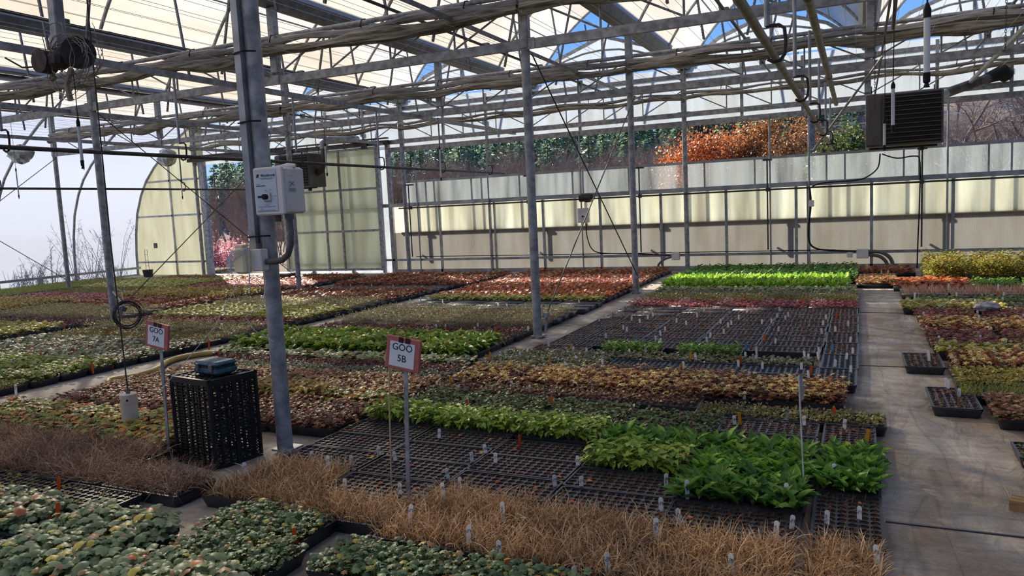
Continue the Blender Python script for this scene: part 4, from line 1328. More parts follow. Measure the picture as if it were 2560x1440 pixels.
# left film wall with its hoops
q = MB()
q.add([(a, YB, b) for a, b in ARC] + [(a, YW, b) for a, b in ARC], [(i, i + 1, len(ARC) + i + 1, len(ARC) + i) for i in range(len(ARC) - 1)])
lf = struct(q.build('wall_left', M['wallfilm'], None, True), 'bluish white film wall curving up over the left side', 'wall')
hm = MB().tube([(a + .04, 0, b) for a, b in ARC], .03, 10).mesh('hoop', M['galv'], True)
y = YW - DY / 2
while y > YB:
    put('hoop', hm, lf, (0, y, 0)); y -= DY / 2
q = MB().box((XL + .05, (YB + YW) / 2, .21), (.06, YW - YB, .06))
for k in range(10):
    q.box((XL + .04, YW - 1.0 - k * 1.9, .1), (.05, .12, .2))
q.box((XL + .0, (YB + YW) / 2, .02), (.04, YW - YB, .04))
struct(q.build('baseboard_left', M['alum']), 'grey low rail along the foot of the film wall', 'baseboard')
q = MB(); q.box((XR, (YB + YW) / 2, 1.97), (.02, YW - YB, 3.95)); struct(q.build('wall_right', M['polygable']), 'cream ribbed wall closing the right side of the greenhouse', 'wall')
q = MB(); q.box(((XR + XL) / 2, YB, 1.97), (XR - XL, .02, 3.95)); struct(q.build('wall_back', M['polygable']), 'cream ribbed wall closing the greenhouse behind the viewpoint', 'wall')

# crossed brace cables ------------------------------------------------------------
for X, ya, yb, nm in ((XA, Y0 + DY, Y0 + 2 * DY, 'middle posts'), (XA - W2, Y0 + DY, Y0 + 2 * DY, 'left posts'), (XA - 2 * W2, Y0 + DY, Y0 + 2 * DY, 'far left posts')):
    for s, (za, zb), w in ((0, (2.93, .25), 'falling away from the viewer'), (1, (.23, 2.93), 'rising away from the viewer')):
        r = thing('brace_cable', 'steel brace cable between the %s, %s' % (nm, w), 'cable', (X + .03 * s + .055, ya, 0), 'crossed brace cables')
        MB().tube([(0, .04, za), (0, yb - ya - .04, zb)], .0075, 6).build('cable', M['cable'], r, True)
        yy, zz = (0.0, .23) if za < 1 else (yb - ya, .25)
        sg = 1 if yy == 0 else -1
        q = MB().beam((0, yy + sg * .02, zz - .16), (0, yy + sg * .085, zz + .02), .04, .016, (1, 0, 0))
        q.box((0, yy + sg * .05, zz + .01), (.055, .07, .05))
        q.build('anchor_bracket', M['galv'], r)

# ------------------------------------------------------------------ hanging pipes
def hook_mesh():
    m = MB()
    m.tube([(-.035, 0, .15), (.03, 0, .15), (.058, 0, .13), (.064, 0, .06), (.058, 0, -.005), (.035, 0, -.035), (0, 0, -.04), (-.028, 0, -.022)], .0095, 8)
    return m.mesh('hook', M['rust'], True)


HK = hook_mesh()
rod = MB().tube([(-.03, 0, .15), (-.03, 0, .86)], .0145, 8).mesh('hanger_rod', M['alum'], True)
for X, yend, ystart, nm, mt in ((-.42, 14.9, 1.2, 'above the aisle edge', 'pipe'), (-6.9, 14.9, 1.4, 'above the middle path', 'darkpipe'), (-13.35, 14.95, 5.0, 'above the left beds', 'darkpipe')):
    r = thing('hanging_pipe', 'long hanging pipe carried by hooks %s' % nm, 'pipe', (X, 0, 2.125), 'hanging pipes')
    MB().tube([(0, ystart, 0), (0, yend, 0)], .021, 12).build('pipe', M[mt], r, True)
    ys = [4.4 + 1.96 * k for k in range(6)]
    for k, y in enumerate(ys):
        h = thing('pipe_hanger', 'hooked hanger of the pipe %s, %s one from front' % (nm, ORD[k]), 'hanger', (X, y, 2.125), 'pipe hangers')
        put('hook', HK, h); put('hanger_rod', rod, h)
r = thing('gas_pipe', 'thick tan pipe running along above the aisle to the heater', 'pipe', (-.285, 0, 2.56))
MB().tube([(0, 1.5, 0), (0, 11.3, 0)], .028, 12).build('pipe', M['pipe'], r, True)
q = MB()
for y in (5.1, 8.6):
    q.tube([(0, y, 0), (0, y + .06, 0)], .034, 12)
q.build('coupling', M['pipe'], r, True)
for y, a, b in ((6.4, 1.95, 2.52), (7.3, 1.9, 2.5), (8.4, 1.88, 2.5), (9.6, 1.88, 2.5)):
    pass
q = MB().tube([(-.55, 10.9, 1.95), (.25, 10.2, 2.95)], .014, 8).build('diagonal_rod', M['alum'])
tag(q, 'thin grey diagonal rod rising from the hanging pipe beside the heater', 'rod')
q = MB().tube([(.30, 6.9, 3.3), (.26, 7.5, 2.75)], .016, 8).build('slanting_rod', M['pipe'])
tag(q, 'tan slanting rod under the gutter above the aisle', 'rod')

# ------------------------------------------------------------------ heaters
def heater(loc, label, yaw, w=1.06, h=.80, d=.7, side=.26):
    r = thing('unit_heater', label, 'heater', loc, 'hanging heaters', yaw)
    q = MB().bbox((0, d / 2, h / 2), (w, d, h), .012)
    q.build('casing', M['heater'], r)
    lx0, lx1 = -w / 2 + side, w / 2 - .03
    MB().box(((lx0 + lx1) / 2, -.004, h / 2), (lx1 - lx0, .012, h - .06)).build('louver_recess', M['blackmat'], r)
    q = MB()
    for k in range(11):
        z = .06 + k * (h - .13) / 10
        rot = Matrix.Rotation(math.radians(35), 3, 'X')
        q.box(((lx0 + lx1) / 2, -.018, z), (lx1 - lx0, .016, .004), rot)
    q.build('louvers', M['heater'], r)
    MB().bbox((-w / 2 + side * .45, -.014, h / 2), (side * .75, .02, h - .05), .005).build('access_panel', M['heater'], r)
    q = MB()
    for sx in (-1, 1):
        for yy in (.1, d - .1):
            q.tube([(sx * (w / 2 - .08), yy, h), (sx * (w / 2 - .08), yy, 3.0 - loc[2])], .009, 6)
    q.build('hanger_rod', M['darkpipe'], r)
    q = MB().box((0, d / 2, -.015), (w * .9, .05, .03)); q.box((w * .25, d / 2, -.05), (.06, .06, .06))
    q.build('bottom_bracket', M['rust'], r)
    return r


hr = heater((.62, 13.3, 2.06), 'grey louvered heater hanging over the aisle end', 0)
q = MB().tube([(.45, .45, .72), (.72, .85, .84), (1.30, 1.46, 1.06)], .075, 16)
q.build('flue_pipe', M['flue'], hr, True)
MB().tube([(1.22, 1.40, 1.03), (1.36, 1.52, 1.09), (1.50, 1.58, 1.14), (1.56, 1.66, 1.10)], [.078, .10, .125, .12], 16).build('flue_elbow', M['blackmat'], hr, True)
MB().tube([(.50, .53, .735), (.60, .67, .785)], .081, 16).build('flue_collar', M['alum'], hr, True)
h2 = heater((-11.75, 13.9, 2.08), 'grey louvered heater hanging before the sliding door, behind control box', 0, .95, .75, .6, .2)
MB().tube([(.40, .3, .30), (.60, .3, .36), (.68, .3, .52), (.70, .3, .86)], .07, 14).build('flue_pipe', M['flue'], h2, True)
MB().tube([(.70, .3, .84), (.70, .30, .98), (.74, .36, 1.03), (.82, .55, 1.05), (1.0, 1.2, 1.08)], .085, 14).build('flue_elbow', M['alum'], h2, True)

# ------------------------------------------------------------------ near post: control box, conduit, junction boxes
CB_ = Vector((-2.94, 3.29, 1.40))
r = thing('control_box', 'large grey roof motor control box on the near post', 'control box', CB_)
MB().bbox((0, .085, .128), (.20, .17, .256), .012).build('enclosure', M['greybox'], r)
MB().bbox((0, -.006, .128), (.205, .022, .262), .008).build('lid', M['greybox'], r)
MB().bbox((-.012, -.019, .13), (.150, .004, .222), .002).build('label_plate', M['faceplate'], r)
q = MB().bbox((-.004, -.027, .098), (.05, .014, .05), .006)
q.build('switch_plate', M['greybox'], r)
q = MB().tube([(-.004, -.034, .098), (-.004, -.052, .098)], .015, 16)
q.box((-.016, -.05, .098), (.05, .014, .012))
q.build('switch_knob', M['blackmat'], r, True)
q = MB()
for z in (.03, .22):
    q.box((.1015, .05, z), (.004, .03, .02))
q.tube([(-.05, .09, .256), (.06, .09, .268), (.1, .1, .262)], .012, 8)
q.build('hinge', M['greybox'], r)


def text_mesh(txt, size, mat, ext=.0006):
    cu = bpy.data.curves.new('lettering', 'FONT')
    cu.body = txt
    cu.size = size
    cu.align_x = 'CENTER'
    cu.extrude = ext
    cu.resolution_u = 3
    ob = bpy.data.objects.new('lettering_source', cu)
    COL.objects.link(ob)
    dg = bpy.context.evaluated_depsgraph_get()
    me = bpy.data.meshes.new_from_object(ob.evaluated_get(dg))
    bpy.data.objects.remove(ob)
    me.materials.clear()
    me.materials.append(mat)
    return me


def lettering(txt, size, loc, parent, rot=(PI / 2, 0, 0), mat=None, name='lettering', sx=1.0):
    o = put(name, text_mesh(txt, size, mat or M['ink']), parent, loc)
    o.rotation_euler = rot
    o.scale = (sx, 1, 1)
    return o


lettering('Westbrook', .0215, (.008, -.0218, .207), r)
q = MB()
q.add([(-.074, -.0219, .204), (-.066, -.0219, .204), (-.060, -.0219, .222), (-.068, -.0219, .222)], [(0, 1, 2, 3)])
q.add([(-.064, -.0219, .204), (-.058, -.0219, .204), (-.052, -.0219, .222), (-.060, -.0219, .222)], [(0, 1, 2, 3)])
q.build('logo_mark', M['ink'], r)
lettering('MOTOR CONTROL', .0075, (-.045, -.0218, .156), r)
q = MB()
for x, z, w in ((.0, .199, .10), (.0, .194, .075), (-.062, .168, .022), (-.012, .134, .010), (.022, .134, .016), (.05, .10, .014), (-.008, .052, .028), (-.012, .044, .12), (-.05, .033, .02), (-.012, .025, .115)):
    q.box((x, -.0216, z), (w, .0006, .0016))
q.build('fine_print', M['ink'], r)
q = MB().box((.1015, .06, .165), (.002, .05, .035)); q.box((.1015, .06, .132), (.002, .062, .022))
q.build('side_sticker', M['white'], r)
q = MB()
for dz in (.001, -.001):
    q.beam((.103, .042, .165 - 13 * dz), (.103, .078, .165 + 13 * dz), .001, .003)
for z in (.138, .132, .126):
    q.box((.103, .06, z), (.001, .05, .002))
q.build('sticker_mark', M['conduit'], r)

r = thing('post_conduit', 'pale grey channel strapped to the left of the near post', 'conduit', (XA - .055, Y0 - .045, 0))
MB().box((0, 0, 2.10), (.045, .05, 1.86)).build('channel', M['alum'], r)
MB().tube([(.005, 0, 1.17), (.005, 0, 1.30)], .02, 10).build('coupling', M['conduit'], r, True)
q = MB()
for z in (1.28, 1.92, 2.3, 2.66):
    q.tube([(-.03, -.03, z), (.06, -.045, z + .004), (.12, -.01, z + .002)], .005, 6)
q.build('strap', M['blackmat'], r)
r = thing('flexible_conduit', 'thick grey flexible conduit curving from the control box to the post', 'conduit', (-2.94, 3.34, 1.40))
MB().tube([(.075, 0, 0), (.075, 0, -.03)], .026, 12).build('fitting', M['conduit'], r, True)
pts = [(.075, 0, -.02), (.077, 0, -.10), (.07, 0, -.17), (.045, 0, -.225), (.0, 0, -.255), (-.06, 0, -.262), (-.12, 0, -.262)]
MB().tube(pts, .0175, 12).build('hose', M['conduit'], r, True)
MB().tube([(-.035, .03, 0), (-.035, .03, -.04)], .022, 12).build('nipple', M['conduit'], r, True)
r = thing('junction_box', 'small tan grey junction box on the near post below the control box', 'junction box', (-3.09, 3.32, 1.09))
MB().bbox((0, .01, .06), (.075, .06, .125), .006).build('body', M['greybox'], r)
MB().tube([(.0, .01, .125), (.0, .01, .155)], .017, 10).build('hub', M['conduit'], r, True)
r = thing('lamp_ballast_box', 'yellowed plastic box with pale wires tied round it beside the near post', 'box', (-3.17, 3.28, 1.075))
MB().bbox((0, 0, .075), (.085, .07, .15), .014).build('body', M['beige'], r)
MB().bbox((0, 0, .157), (.06, .05, .02), .006).build('cap', M['beige'], r)
q = MB()
for k in range(4):
    a = k * .5
    q.tube([(-.06, -.03, .03 + .02 * k), (-.048, -.045, .08 + .015 * k), (0, -.042, .10 + .012 * k), (.045, -.04, .12 + .008 * k), (.07, -.02, .15), (.075, -.03, .05), (.06, -.03, -.05 - .02 * k)], .0022, 5)
for k in range(5):
    q.tube([(-.05, -.02, .14), (-.068 - .006 * k, -.03, .08), (-.06 - .008 * k, -.03, .0), (-.05, -.02, .05 + .01 * k)], .002, 5)
q.build('wire', M['faceplate'], r)
q = MB()
q.tube([(-3.03, 3.30, 1.04), (-3.05, 3.28, .9), (-3.13, 3.22, .84), (-3.10, 3.25, .76), (-3.04, 3.33, .68)], .0025, 5)
q.tube([(-3.18, 3.27, 1.06), (-3.24, 3.1, .8), (-3.38, 2.98, .60), (-3.5, 2.9, .45)], .002, 5)
tag(q.build('dangling_string', M['wire']), 'pale string dangling down the left of the near post', 'string')

# ------------------------------------------------------------------ curtain motor hanging at the front truss
r = thing('curtain_motor', 'old curtain drive motor with cable reels and tangled wires, upper left', 'motor', (-4.70, Y0, 2.45))
MB().bbox((0, 0, .36), (.07, .07, .48), .008).build('hanger_post', M['galv'], r)
q = MB().bbox((0, -.0, .12), (.085, .085, .09), .008); q.build('mount', M['galv'], r)
MB().bbox((.03, -.04, .0), (.14, .12, .11), .03).build('gearbox', M['rust'], r)
MB().tube([(-.06, -.02, 0), (-.06, -.11, 0)], .075, 20).build('drum', M['rust'], r, True)
q = MB().tube([(.20, -.02, .03), (.225, -.04, .028)], .10, 24)
q.tube([(.12, 0, .02), (.215, -.03, .028)], .04, 14)
q.build('reel', M['rust'], r, True)
MB().tube([(.11, .0, .09), (.16, -.02, .05)], .045, 14).build('motor_can', M['galv'], r, True)
q = MB()
g = random.Random(3)
for k in range(16):
    c = Vector((.16 + g.uniform(-.08, .09), -.05 + g.uniform(-.05, .05), -.02 + g.uniform(-.06, .06)))
    ra, rb = g.uniform(.10, .20), g.uniform(.08, .20)
    a0 = g.uniform(0, 6.28); sp = g.uniform(2.5, 5.8)
    q.tube([c + Vector((ra * math.cos(a0 + sp * t / 14), .02 * math.sin(t), rb * math.sin(a0 + sp * t / 14))) for t in range(15)], .0026, 4)
q.tube([(-.03, -.04, -.06), (-.03, -.05, -.12), (0, -.05, -.10)], .012, 8)
q.tube([(.13, -.03, -.06), (.10, -.05, -.16), (.12, -.05, -.26)], .018, 8)
q.build('loose_wire', M['pipe'], r)
q = MB().tube([(-.02, -.1, .0), (-.12, -.1, -.03), (-.24, -.1, -.02), (-.4, -.1, .06)], .006, 6); q.build('power_cord', M['blackmat'], r, True)

# ------------------------------------------------------------------ hanging weight, wire coil, droppers, bags
wx, wy = -4.39, Y0
r = thing('hanging_weight', 'white plastic pipe weight hanging on a cord over orange leaves', 'weight', (wx, wy, .06))
MB().tube([(0, 0, 0), (0, 0, .215)], .052, 24).build('pipe_body', M['pvc'], r, True)
MB().tube([(0, 0, .155), (0, 0, .215), (0, 0, .219)], [.0545, .0545, .050], 24).build('cap', M['pvc'], r, True)
q = MB().tube([(0, 0, .21), (0, 0, .250)], .014, 10); q.build('eye_bolt', M['conduit'], r, True)
q = MB().tube([(0, 0, .24), (-.02, .0, 1.2), (-.01, 0, 2.93)], .0045, 6); q.build('cord', M['rust'], r, True)
q = MB()
for a in (-1.9, -.85):
    q.tube([(.050 * math.cos(a), .050 * math.sin(a), .183), (.056 * math.cos(a), .056 * math.sin(a), .183)], .007, 10)
q.build('hole', M['blackmat'], r)
r = thing('wire_coil', 'coil of black wire hung on the left post', 'wire coil', (-8.34, 6.60, .285), None, .9)
q = MB()
g = random.Random(11)
for k in range(15):
    ra = g.uniform(.125, .168); ox, oz = g.uniform(-.02, .02), g.uniform(-.035, .02)
    q.tube([(ox + ra * math.cos(t * PI / 16), g.uniform(-.01, .01) * 0 + .012 * math.sin(k + t * .2) - .03, oz + ra * 1.08 * math.sin(t * PI / 16)) for t in range(33)], .0038, 5)
q.build('loops', M['cable'], r, True)
MB().box((-.03, -.05, .07), (.05, .02, .06), Matrix.Rotation(.5, 3, 'Y')).build('clamp', M['conduit'], r)
MB().tube([(-.03, -.03, .16), (-.05, .54, .25), (-.17, 1.33, .30)], .006, 6).build('hanger_wire', M['cable'], r)
o = MB().beam((-9.33, Y0 + DY - .15, .50), (-9.10, Y0 + DY - .16, .29), .022, .006).build('white_stake', M['white'])
tag(o, 'white flat stake leaning on the post above the wire coil', 'stake')

def dropper(x, y, ztop, z1, z0, label, scale=1.0):
    r = thing('irrigation_dropper', label, 'dropper', (x, y, 0), 'hanging droppers')
    MB().tube([(0, 0, z1), (.005, 0, (z1 + ztop) / 2), (0, 0, ztop)], .004 * scale, 6).build('cord', M['blackmat'], r, True)
    MB().tube([(0, 0, z0 + .05), (0, 0, z1 - .03)], .0135 * scale, 12).build('tube', M['white'], r, True)
    q = MB().tube([(0, 0, z1 - .04), (0, 0, z1 - .01), (0, 0, z1 + .015)], [.016 * scale, .017 * scale, .006 * scale], 12)
    q.build('top_cap', M['blackmat'], r, True)
    q = MB().tube([(0, 0, z0 + .055), (0, 0, z0 + .02), (0, 0, z0 + .015), (0, 0, z0)], [.016 * scale, .015 * scale, .008 * scale, .014 * scale], 12)
    q.build('nozzle', M['blackmat'], r, True)


tag(MB().tube([(.24, 1.0, 2.99), (.24, YW - .1, 2.99)], .012, 8).build('drip_line', M['darkpipe'], None, True), 'thin dark pipe carrying the droppers above the aisle', 'pipe')
dropper(.235, 3.4, 2.99, 2.06, 1.76, 'white tube dropper nearest the viewer above the aisle', .85)
dropper(.25, 7.1, 2.99, 2.24, 1.85, 'white tube dropper hanging before the heater louvers')
dropper(.24, 9.1, 2.995, 2.12, 1.80, 'white tube dropper before the heater side panel')
dropper(-8.71, 11.24, 3.0, 2.68, 2.11, 'white tube dropper beside the flue elbow, right of control box', 1.1)
dropper(-6.37, 11.24, 3.0, 2.45, 1.89, 'thin dropper hanging before the wooded hill', .9)
dropper(-4.60, Y0, 2.45, 2.07, 1.76, 'tan dropper below the curtain motor', .7)
dropper(-12.3, 11.24, 3.0, 2.25, 1.87, 'black tipped dropper before the arched end wall', .8)
dropper(-9.83, 7.32, 3.0, 2.6, 2.19, 'black tipped dropper just left of the left post', .6)
dropper(-11.3, 7.32, 3.0, 2.3, 1.86, 'black tipped dropper at the far left edge', .6)
for x, y, z0, lab in ((.16, 4.6, 2.55, 'chain hanging over the aisle beside the near dropper'), (.15, 9.3, 2.25, 'chain hanging left of the heater'), (1.3, 9.0, 2.7, 'chain hanging above the heater flue')):
    q = MB()
    for k in range(int((3.5 - z0) / .028)):
        z = z0 + k * .028
        a = (k % 2) * PI / 2
        q.tube([(x + .008 * math.cos(t) * math.cos(a), y + .008 * math.cos(t) * math.sin(a), z + .019 * math.sin(t)) for t in [i * PI / 4 for i in range(9)]], .0026, 4, False)
    tag(q.build('hanging_chain', M['cable']), lab, 'chain', 'hanging chains')


def blob(name, mat, c, d, label, cat, seed, group=None):
    g = random.Random(seed)
    vs, fs, n, k = [], [], 14, 9
    ph = [g.uniform(0, 6) for _ in range(9)]
    for i in range(k + 1):
        a = PI * i / k
        for j in range(n):
            b = 2 * PI * j / n
            q = 1 + .16 * math.sin(3 * b + ph[i % 5]) + .12 * math.sin(5 * b + i * 1.3 + ph[6]) + .1 * math.sin(i * 2.2 + ph[7])
            vs.append((c[0] + d[0] * q * math.sin(a) * math.cos(b), c[1] + d[1] * q * math.sin(a) * math.sin(b), c[2] + d[2] * math.cos(a) * (1 + .1 * math.sin(4 * b + ph[3]))))
    for i in range(k):
        for j in range(n):
            t = (j + 1) % n
            fs.append((i * n + j, (i + 1) * n + j, (i + 1) * n + t, i * n + t))
    m = MB(); m.add(vs, fs)
    return tag(m.build(name, mat), label, cat, group)


blob('plastic_bag_bundle', M['bag'], (-16.6, 10.9, 3.05), (.28, .2, .2), 'bundle of clear plastic tied under the roof at far left', 'bag', 4, 'plastic bundles under the roof')
blob('plastic_bag_bundle', M['bag'], (-16.4, 14.6, 3.12), (.26, .2, .22), 'bundle of clear plastic tied above the arched end wall', 'bag', 5, 'plastic bundles under the roof')
blob('plastic_bag', M['bag'], (1.20, 9.15, .13), (.11, .08, .055), 'crumpled grey plastic bag lying on the plants at right', 'bag', 6)
q = MB().tube([(.72, 8.9, .14), (.85, 8.98, .2), (1.0, 9.05, .21), (1.15, 9.1, .17)], .004, 5)
tag(q.build('white_wire', M['wire']), 'white wire arching beside the crumpled plastic bag', 'wire')

# ------------------------------------------------------------------ signs
def sign(loc, lines, w, h, label, yaw, tilt, zc, stake_lean):
    r = thing('bed_sign', label, 'sign', loc, None, yaw)
    rt = Matrix.Rotation(tilt, 3, 'Y')
    q = MB().beam((0, .012, 0), (stake_lean, .012, zc), .021, .006, (0, 1, 0))
    q.build('stake', M['galv'], r)
    c = Vector((stake_lean, -.004, zc))
    b = put('board', MB().bbox((0, 0, 0), (w, .016, h), .002).mesh('board', M['board']), r, c); b.rotation_euler = (0, tilt, 0)
    p = put('notice', MB().box((-.003, -.0088, -.004), (w * .74, .0016, h * .76)).mesh('notice', M['paper']), r, c); p.rotation_euler = (0, tilt, 0)
    q = MB()
    xs = ((-.004, .014),) if len(lines[0]) and w < .15 else ((-.012, .022), (.024, .024))
    for xx, ww in xs:
        q.box((xx, -.0105, h * .43), (ww, .002, h * .17))
    t_ = put('tape', q.mesh('tape', M['tape']), r, c); t_.rotation_euler = (0, tilt, 0)
    for k, tx in enumerate(lines):
        e = lettering(tx, h * .30, c + rt @ Vector((-.002, -.0101, h * .10 - k * h * .34)), r, (PI / 2, 0, 0), M['ink'], 'lettering', 1.0)
        e.rotation_euler = (Matrix.Rotation(tilt, 3, 'Y') @ Matrix.Rotation(PI / 2, 3, 'X')).to_euler()
    return r


sign((-1.93, 2.91, 0), ['GOO', '5B'], .178, .152, 'pink framed sign reading GOO 5B on a steel stake', .0, .15, .735, .035)
sign((-3.69, 3.09, 0), ['GOO', '7A'], .176, .150, 'pink framed sign reading GOO 7A left of the black crate', .0, .17, .742, .02)
r = thing('paper_flag', 'tan paper flag on a thin white stick behind the GOO 5B sign', 'flag', (-2.075, 3.0, .0))
q = MB(); q.tube([(0, 0, 0), (.02, 0, .45), (.045, -.0, .79)], .0042, 6); q.build('stick', M['tan'], r)
q = MB(); q.add([(.04, .0, .62), (.002, .0, .69), (.065, 0, .79), (.11, .0, .72), (.04, .004, .62), (.002, .004, .69), (.065, .004, .79), (.11, .004, .72)],
                [(0, 1, 2, 3), (7, 6, 5, 4), (0, 4, 5, 1), (1, 5, 6, 2), (2, 6, 7, 3), (3, 7, 4, 0)]); q.build('paper', M['tan'], r)
r = thing('plastic_flag', 'clear plastic strip on a thin white stick among the broad leaves', 'flag', (-.225, 3.50, .10))
q = MB(); q.tube([(0, 0, 0), (-.008, -.02, .25), (-.012, -.08, .50)], .0035, 6); q.build('stick', M['white'], r)
q = MB(); q.add([(-.012, -.05, .38), (-.012, -.08, .505), (.0, -.075, .50), (.008, -.06, .44), (.006, -.05, .39)], [(0, 1, 2, 3, 4)])
q.add([(-.012, -.046, .38), (-.012, -.076, .505), (.0, -.071, .50), (.008, -.056, .44), (.006, -.046, .39)], [(4, 3, 2, 1, 0)]); q.build('strip', M['bag'], r)

# ------------------------------------------------------------------ crate and tool case
r = thing('bulb_crate', 'tall black slatted plastic crate standing on end beside the near post', 'crate', (-3.40, 3.21, 0), None, math.radians(-9.8))
CW, CD, CH = .36, .30, .50
def lattice(L, H, nx, nz, name, face, diag=False):
    m = MB()
    for k in range(nx + 1):
        x = -L / 2 + L * k / nx
        m.box((x, 0, H / 2), (.014 if k in (0, nx) else (.013 if k % 2 else .008), .012, H))
    for k in range(nz + 1):
        z = H * k / nz
        if diag:
            m.box((0, 0, z), (L, .008, .0058))
        else:
            m.box((0, 0, z), (L, .008, .0078))
    if diag:
        for s in (-1, 1):
            for k in range(-2, 9):
                a = Vector((-L / 2, 0, k * H / 8)); b = Vector((L / 2, 0, k * H / 8 + s * L * .9))
                if s < 0:
                    a.z += L * .9 * 0
                # clip to the frame
                def clip(p, q):
                    d = q - p
                    t0, t1 = 0.0, 1.0
                    if d.z:
                        ta, tb = (0 - p.z) / d.z, (H - p.z) / d.z
                        t0, t1 = max(t0, min(ta, tb)), min(t1, max(ta, tb))
                    return (p + d * t0, p + d * t1) if t1 > t0 + .02 else None
                c = clip(a, b)
                if c:
                    m.beam(c[0], c[1], .006, .011, (0, 1, 0))
    m.box((0, 0, .012), (L, .016, .024)); m.box((0, 0, H - .012), (L, .018, .024))
    return m.mesh(name, M['crate'])


fr = lattice(CW, CH, 7, 28, 'long_side', 0); sd_ = lattice(CD, CH, 6, 28, 'short_side', 0, True)
a = put('long_side', fr, r, (0, -CD / 2, 0)); b = put('long_side', fr, r, (0, CD / 2, 0))
a = put('short_side', sd_, r, (-CW / 2, 0, 0)); a.rotation_euler = (0, 0, PI / 2)
b = put('short_side', sd_, r, (CW / 2, 0, 0)); b.rotation_euler = (0, 0, PI / 2)
q = MB()
for k in range(9):
    q.box((-CW / 2 + CW * k / 8, 0, 0), (.012, CD, .012))
for k in range(7):
    q.box((0, -CD / 2 + CD * k / 6, 0), (CW, .012, .012))
q.box((0, -CD / 2, 0), (CW + .02, .02, .02)); q.box((0, CD / 2, 0), (CW + .02, .02, .02)); q.box((-CW / 2, 0, 0), (.02, CD + .02, .02)); q.box((CW / 2, 0, 0), (.02, CD + .02, .02))
q.build('top_grille', M['crate'], r, False, (0, 0, CH))
q = MB()
for sx in (-1, 1):
    for sy in (-1, 1):
        q.tube([(sx * CW / 2, sy * CD / 2, 0), (sx * CW / 2, sy * CD / 2, CH)], .012, 8)
for sx in (-1, 1):
    for sy in (-1, 1):
        MB().tube([(sx * CW / 2, sy * CD / 2, 0), (sx * CW / 2, sy * CD / 2, CH)], .012, 8).build('corner_post', M['crate'], r, True)
q = MB().box((CW / 2 + .006, 0, CH * .5), (.01, .03, CH)); q.build('center_rib', M['crate'], r)
r = thing('tool_case', 'dusty teal plastic case lying on top of the black crate', 'case', (-3.38, 3.215, CH + .012), None, math.radians(-8))
MB().bbox((0, 0, .022), (.215, .145, .042), .012).build('base', M['teal'], r)
MB().bbox((0, 0, .060), (.215, .145, .030), .012).build('lid', M['teal'], r)
MB().box((0, 0, .044), (.210, .142, .006)).build('seam', M['plastic'], r)
q = MB()
for x in (-.06, .06):
    q.bbox((x, -.077, .042), (.028, .012, .042), .003)
q.build('latch', M['conduit'], r)

# ------------------------------------------------------------------ hose and small things on the floor
pts = [(-5.25, 4.05, .03), (-5.62, 4.30, .03), (-6.03, 4.51, .028), (-5.95, 4.75, .028), (-6.02, 5.02, .028), (-6.22, 5.32, .028), (-6.26, 5.55, .028), (-6.15, 5.76, .028), (-5.98, 5.83, .028), (-5.88, 5.78, .03)]
sm = []
for i in range(len(pts) - 1):
    p0, p1, p2, p3 = [Vector(pts[max(0, min(len(pts) - 1, k))]) for k in (i - 1, i, i + 1, i + 2)]
    for t in (0, .25, .5, .75):
        sm.append(.5 * ((2 * p1) + (p2 - p0) * t + (2 * p0 - 5 * p1 + 4 * p2 - p3) * t * t + (3 * p1 - p0 - 3 * p2 + p3) * t ** 3))
sm.append(Vector(pts[-1]))
tag(MB().tube(sm, .028, 12).build('garden_hose', M['hose'], None, True), 'yellow garden hose snaking along the bare path at left', 'hose')
r = thing('wood_block', 'small weathered wood block lying on the ground cloth at right edge', 'wood block', (.655, 3.70, 0), None, -.3)
MB().box((0, 0, .022), (.14, .075, .044)).build('block', M['wood'], r)

# ------------------------------------------------------------------ fittings on the far wall
def wallbox(x, z, w, h, label, d=.07, mat='greybox', name='wall_junction_box'):
    r = thing(name, label, 'junction box', (x, YW - .12, z), 'grey wall boxes')
    MB().bbox((0, 0, 0), (w, d, h), .008).build('body', M[mat], r)
    MB().bbox((0, -d / 2 - .004, 0), (w * .92, .008, h * .92), .003).build('cover', M[mat], r)
    return r


b = wallbox(-5.2, 1.165, .24, .30, 'pale vent control box on the far wall under the vent motor', .1, 'greybox', 'vent_control_box')
MB().box((0, -.062, .02), (.16, .003, .20)).build('label_plate', M['white'], b)
MB().tube([(0, -.06, -.02), (0, -.08, -.02)], .02, 12).build('switch_knob', M['blackmat'], b, True)
r = thing('vent_motor', 'dark vent drive motor above its control box on the far wall', 'motor', (-5.14, YW - .16, 1.52))
q = MB().tube([(-.12, 0, 0), (.10, 0, 0)], .075, 16); q.build('motor_can', M['rust'], r, True)
MB().bbox((.06, .0, .0), (.14, .13, .18), .02).build('gearbox', M['darkpipe'], r)
MB().tube([(.1, 0, 0), (.2, 0, 0)], .03, 10).build('coupling', M['rust'], r, True)
wallbox(-3.31, .285, .16, .15, 'grey junction box low on the far wall with one drooping conduit')
wallbox(.05, .275, .20, .17, 'grey junction box low on the far wall with two thick conduits')
wallbox(-.16, .255, .10, .09, 'small grey outlet beside the two conduit junction box')
wallbox(-.80, 1.21, .09, .12, 'small grey switch box halfway up the far wall')
q = MB().tube([(XW0 + .3, YW - .14, 1.50), (XR, YW - .14, 1.50)], .017, 8)
tag(q.build('vent_drive_shaft', M['darkpipe'], None, True), 'long dark vent drive shaft along the far wall rail', 'drive shaft')
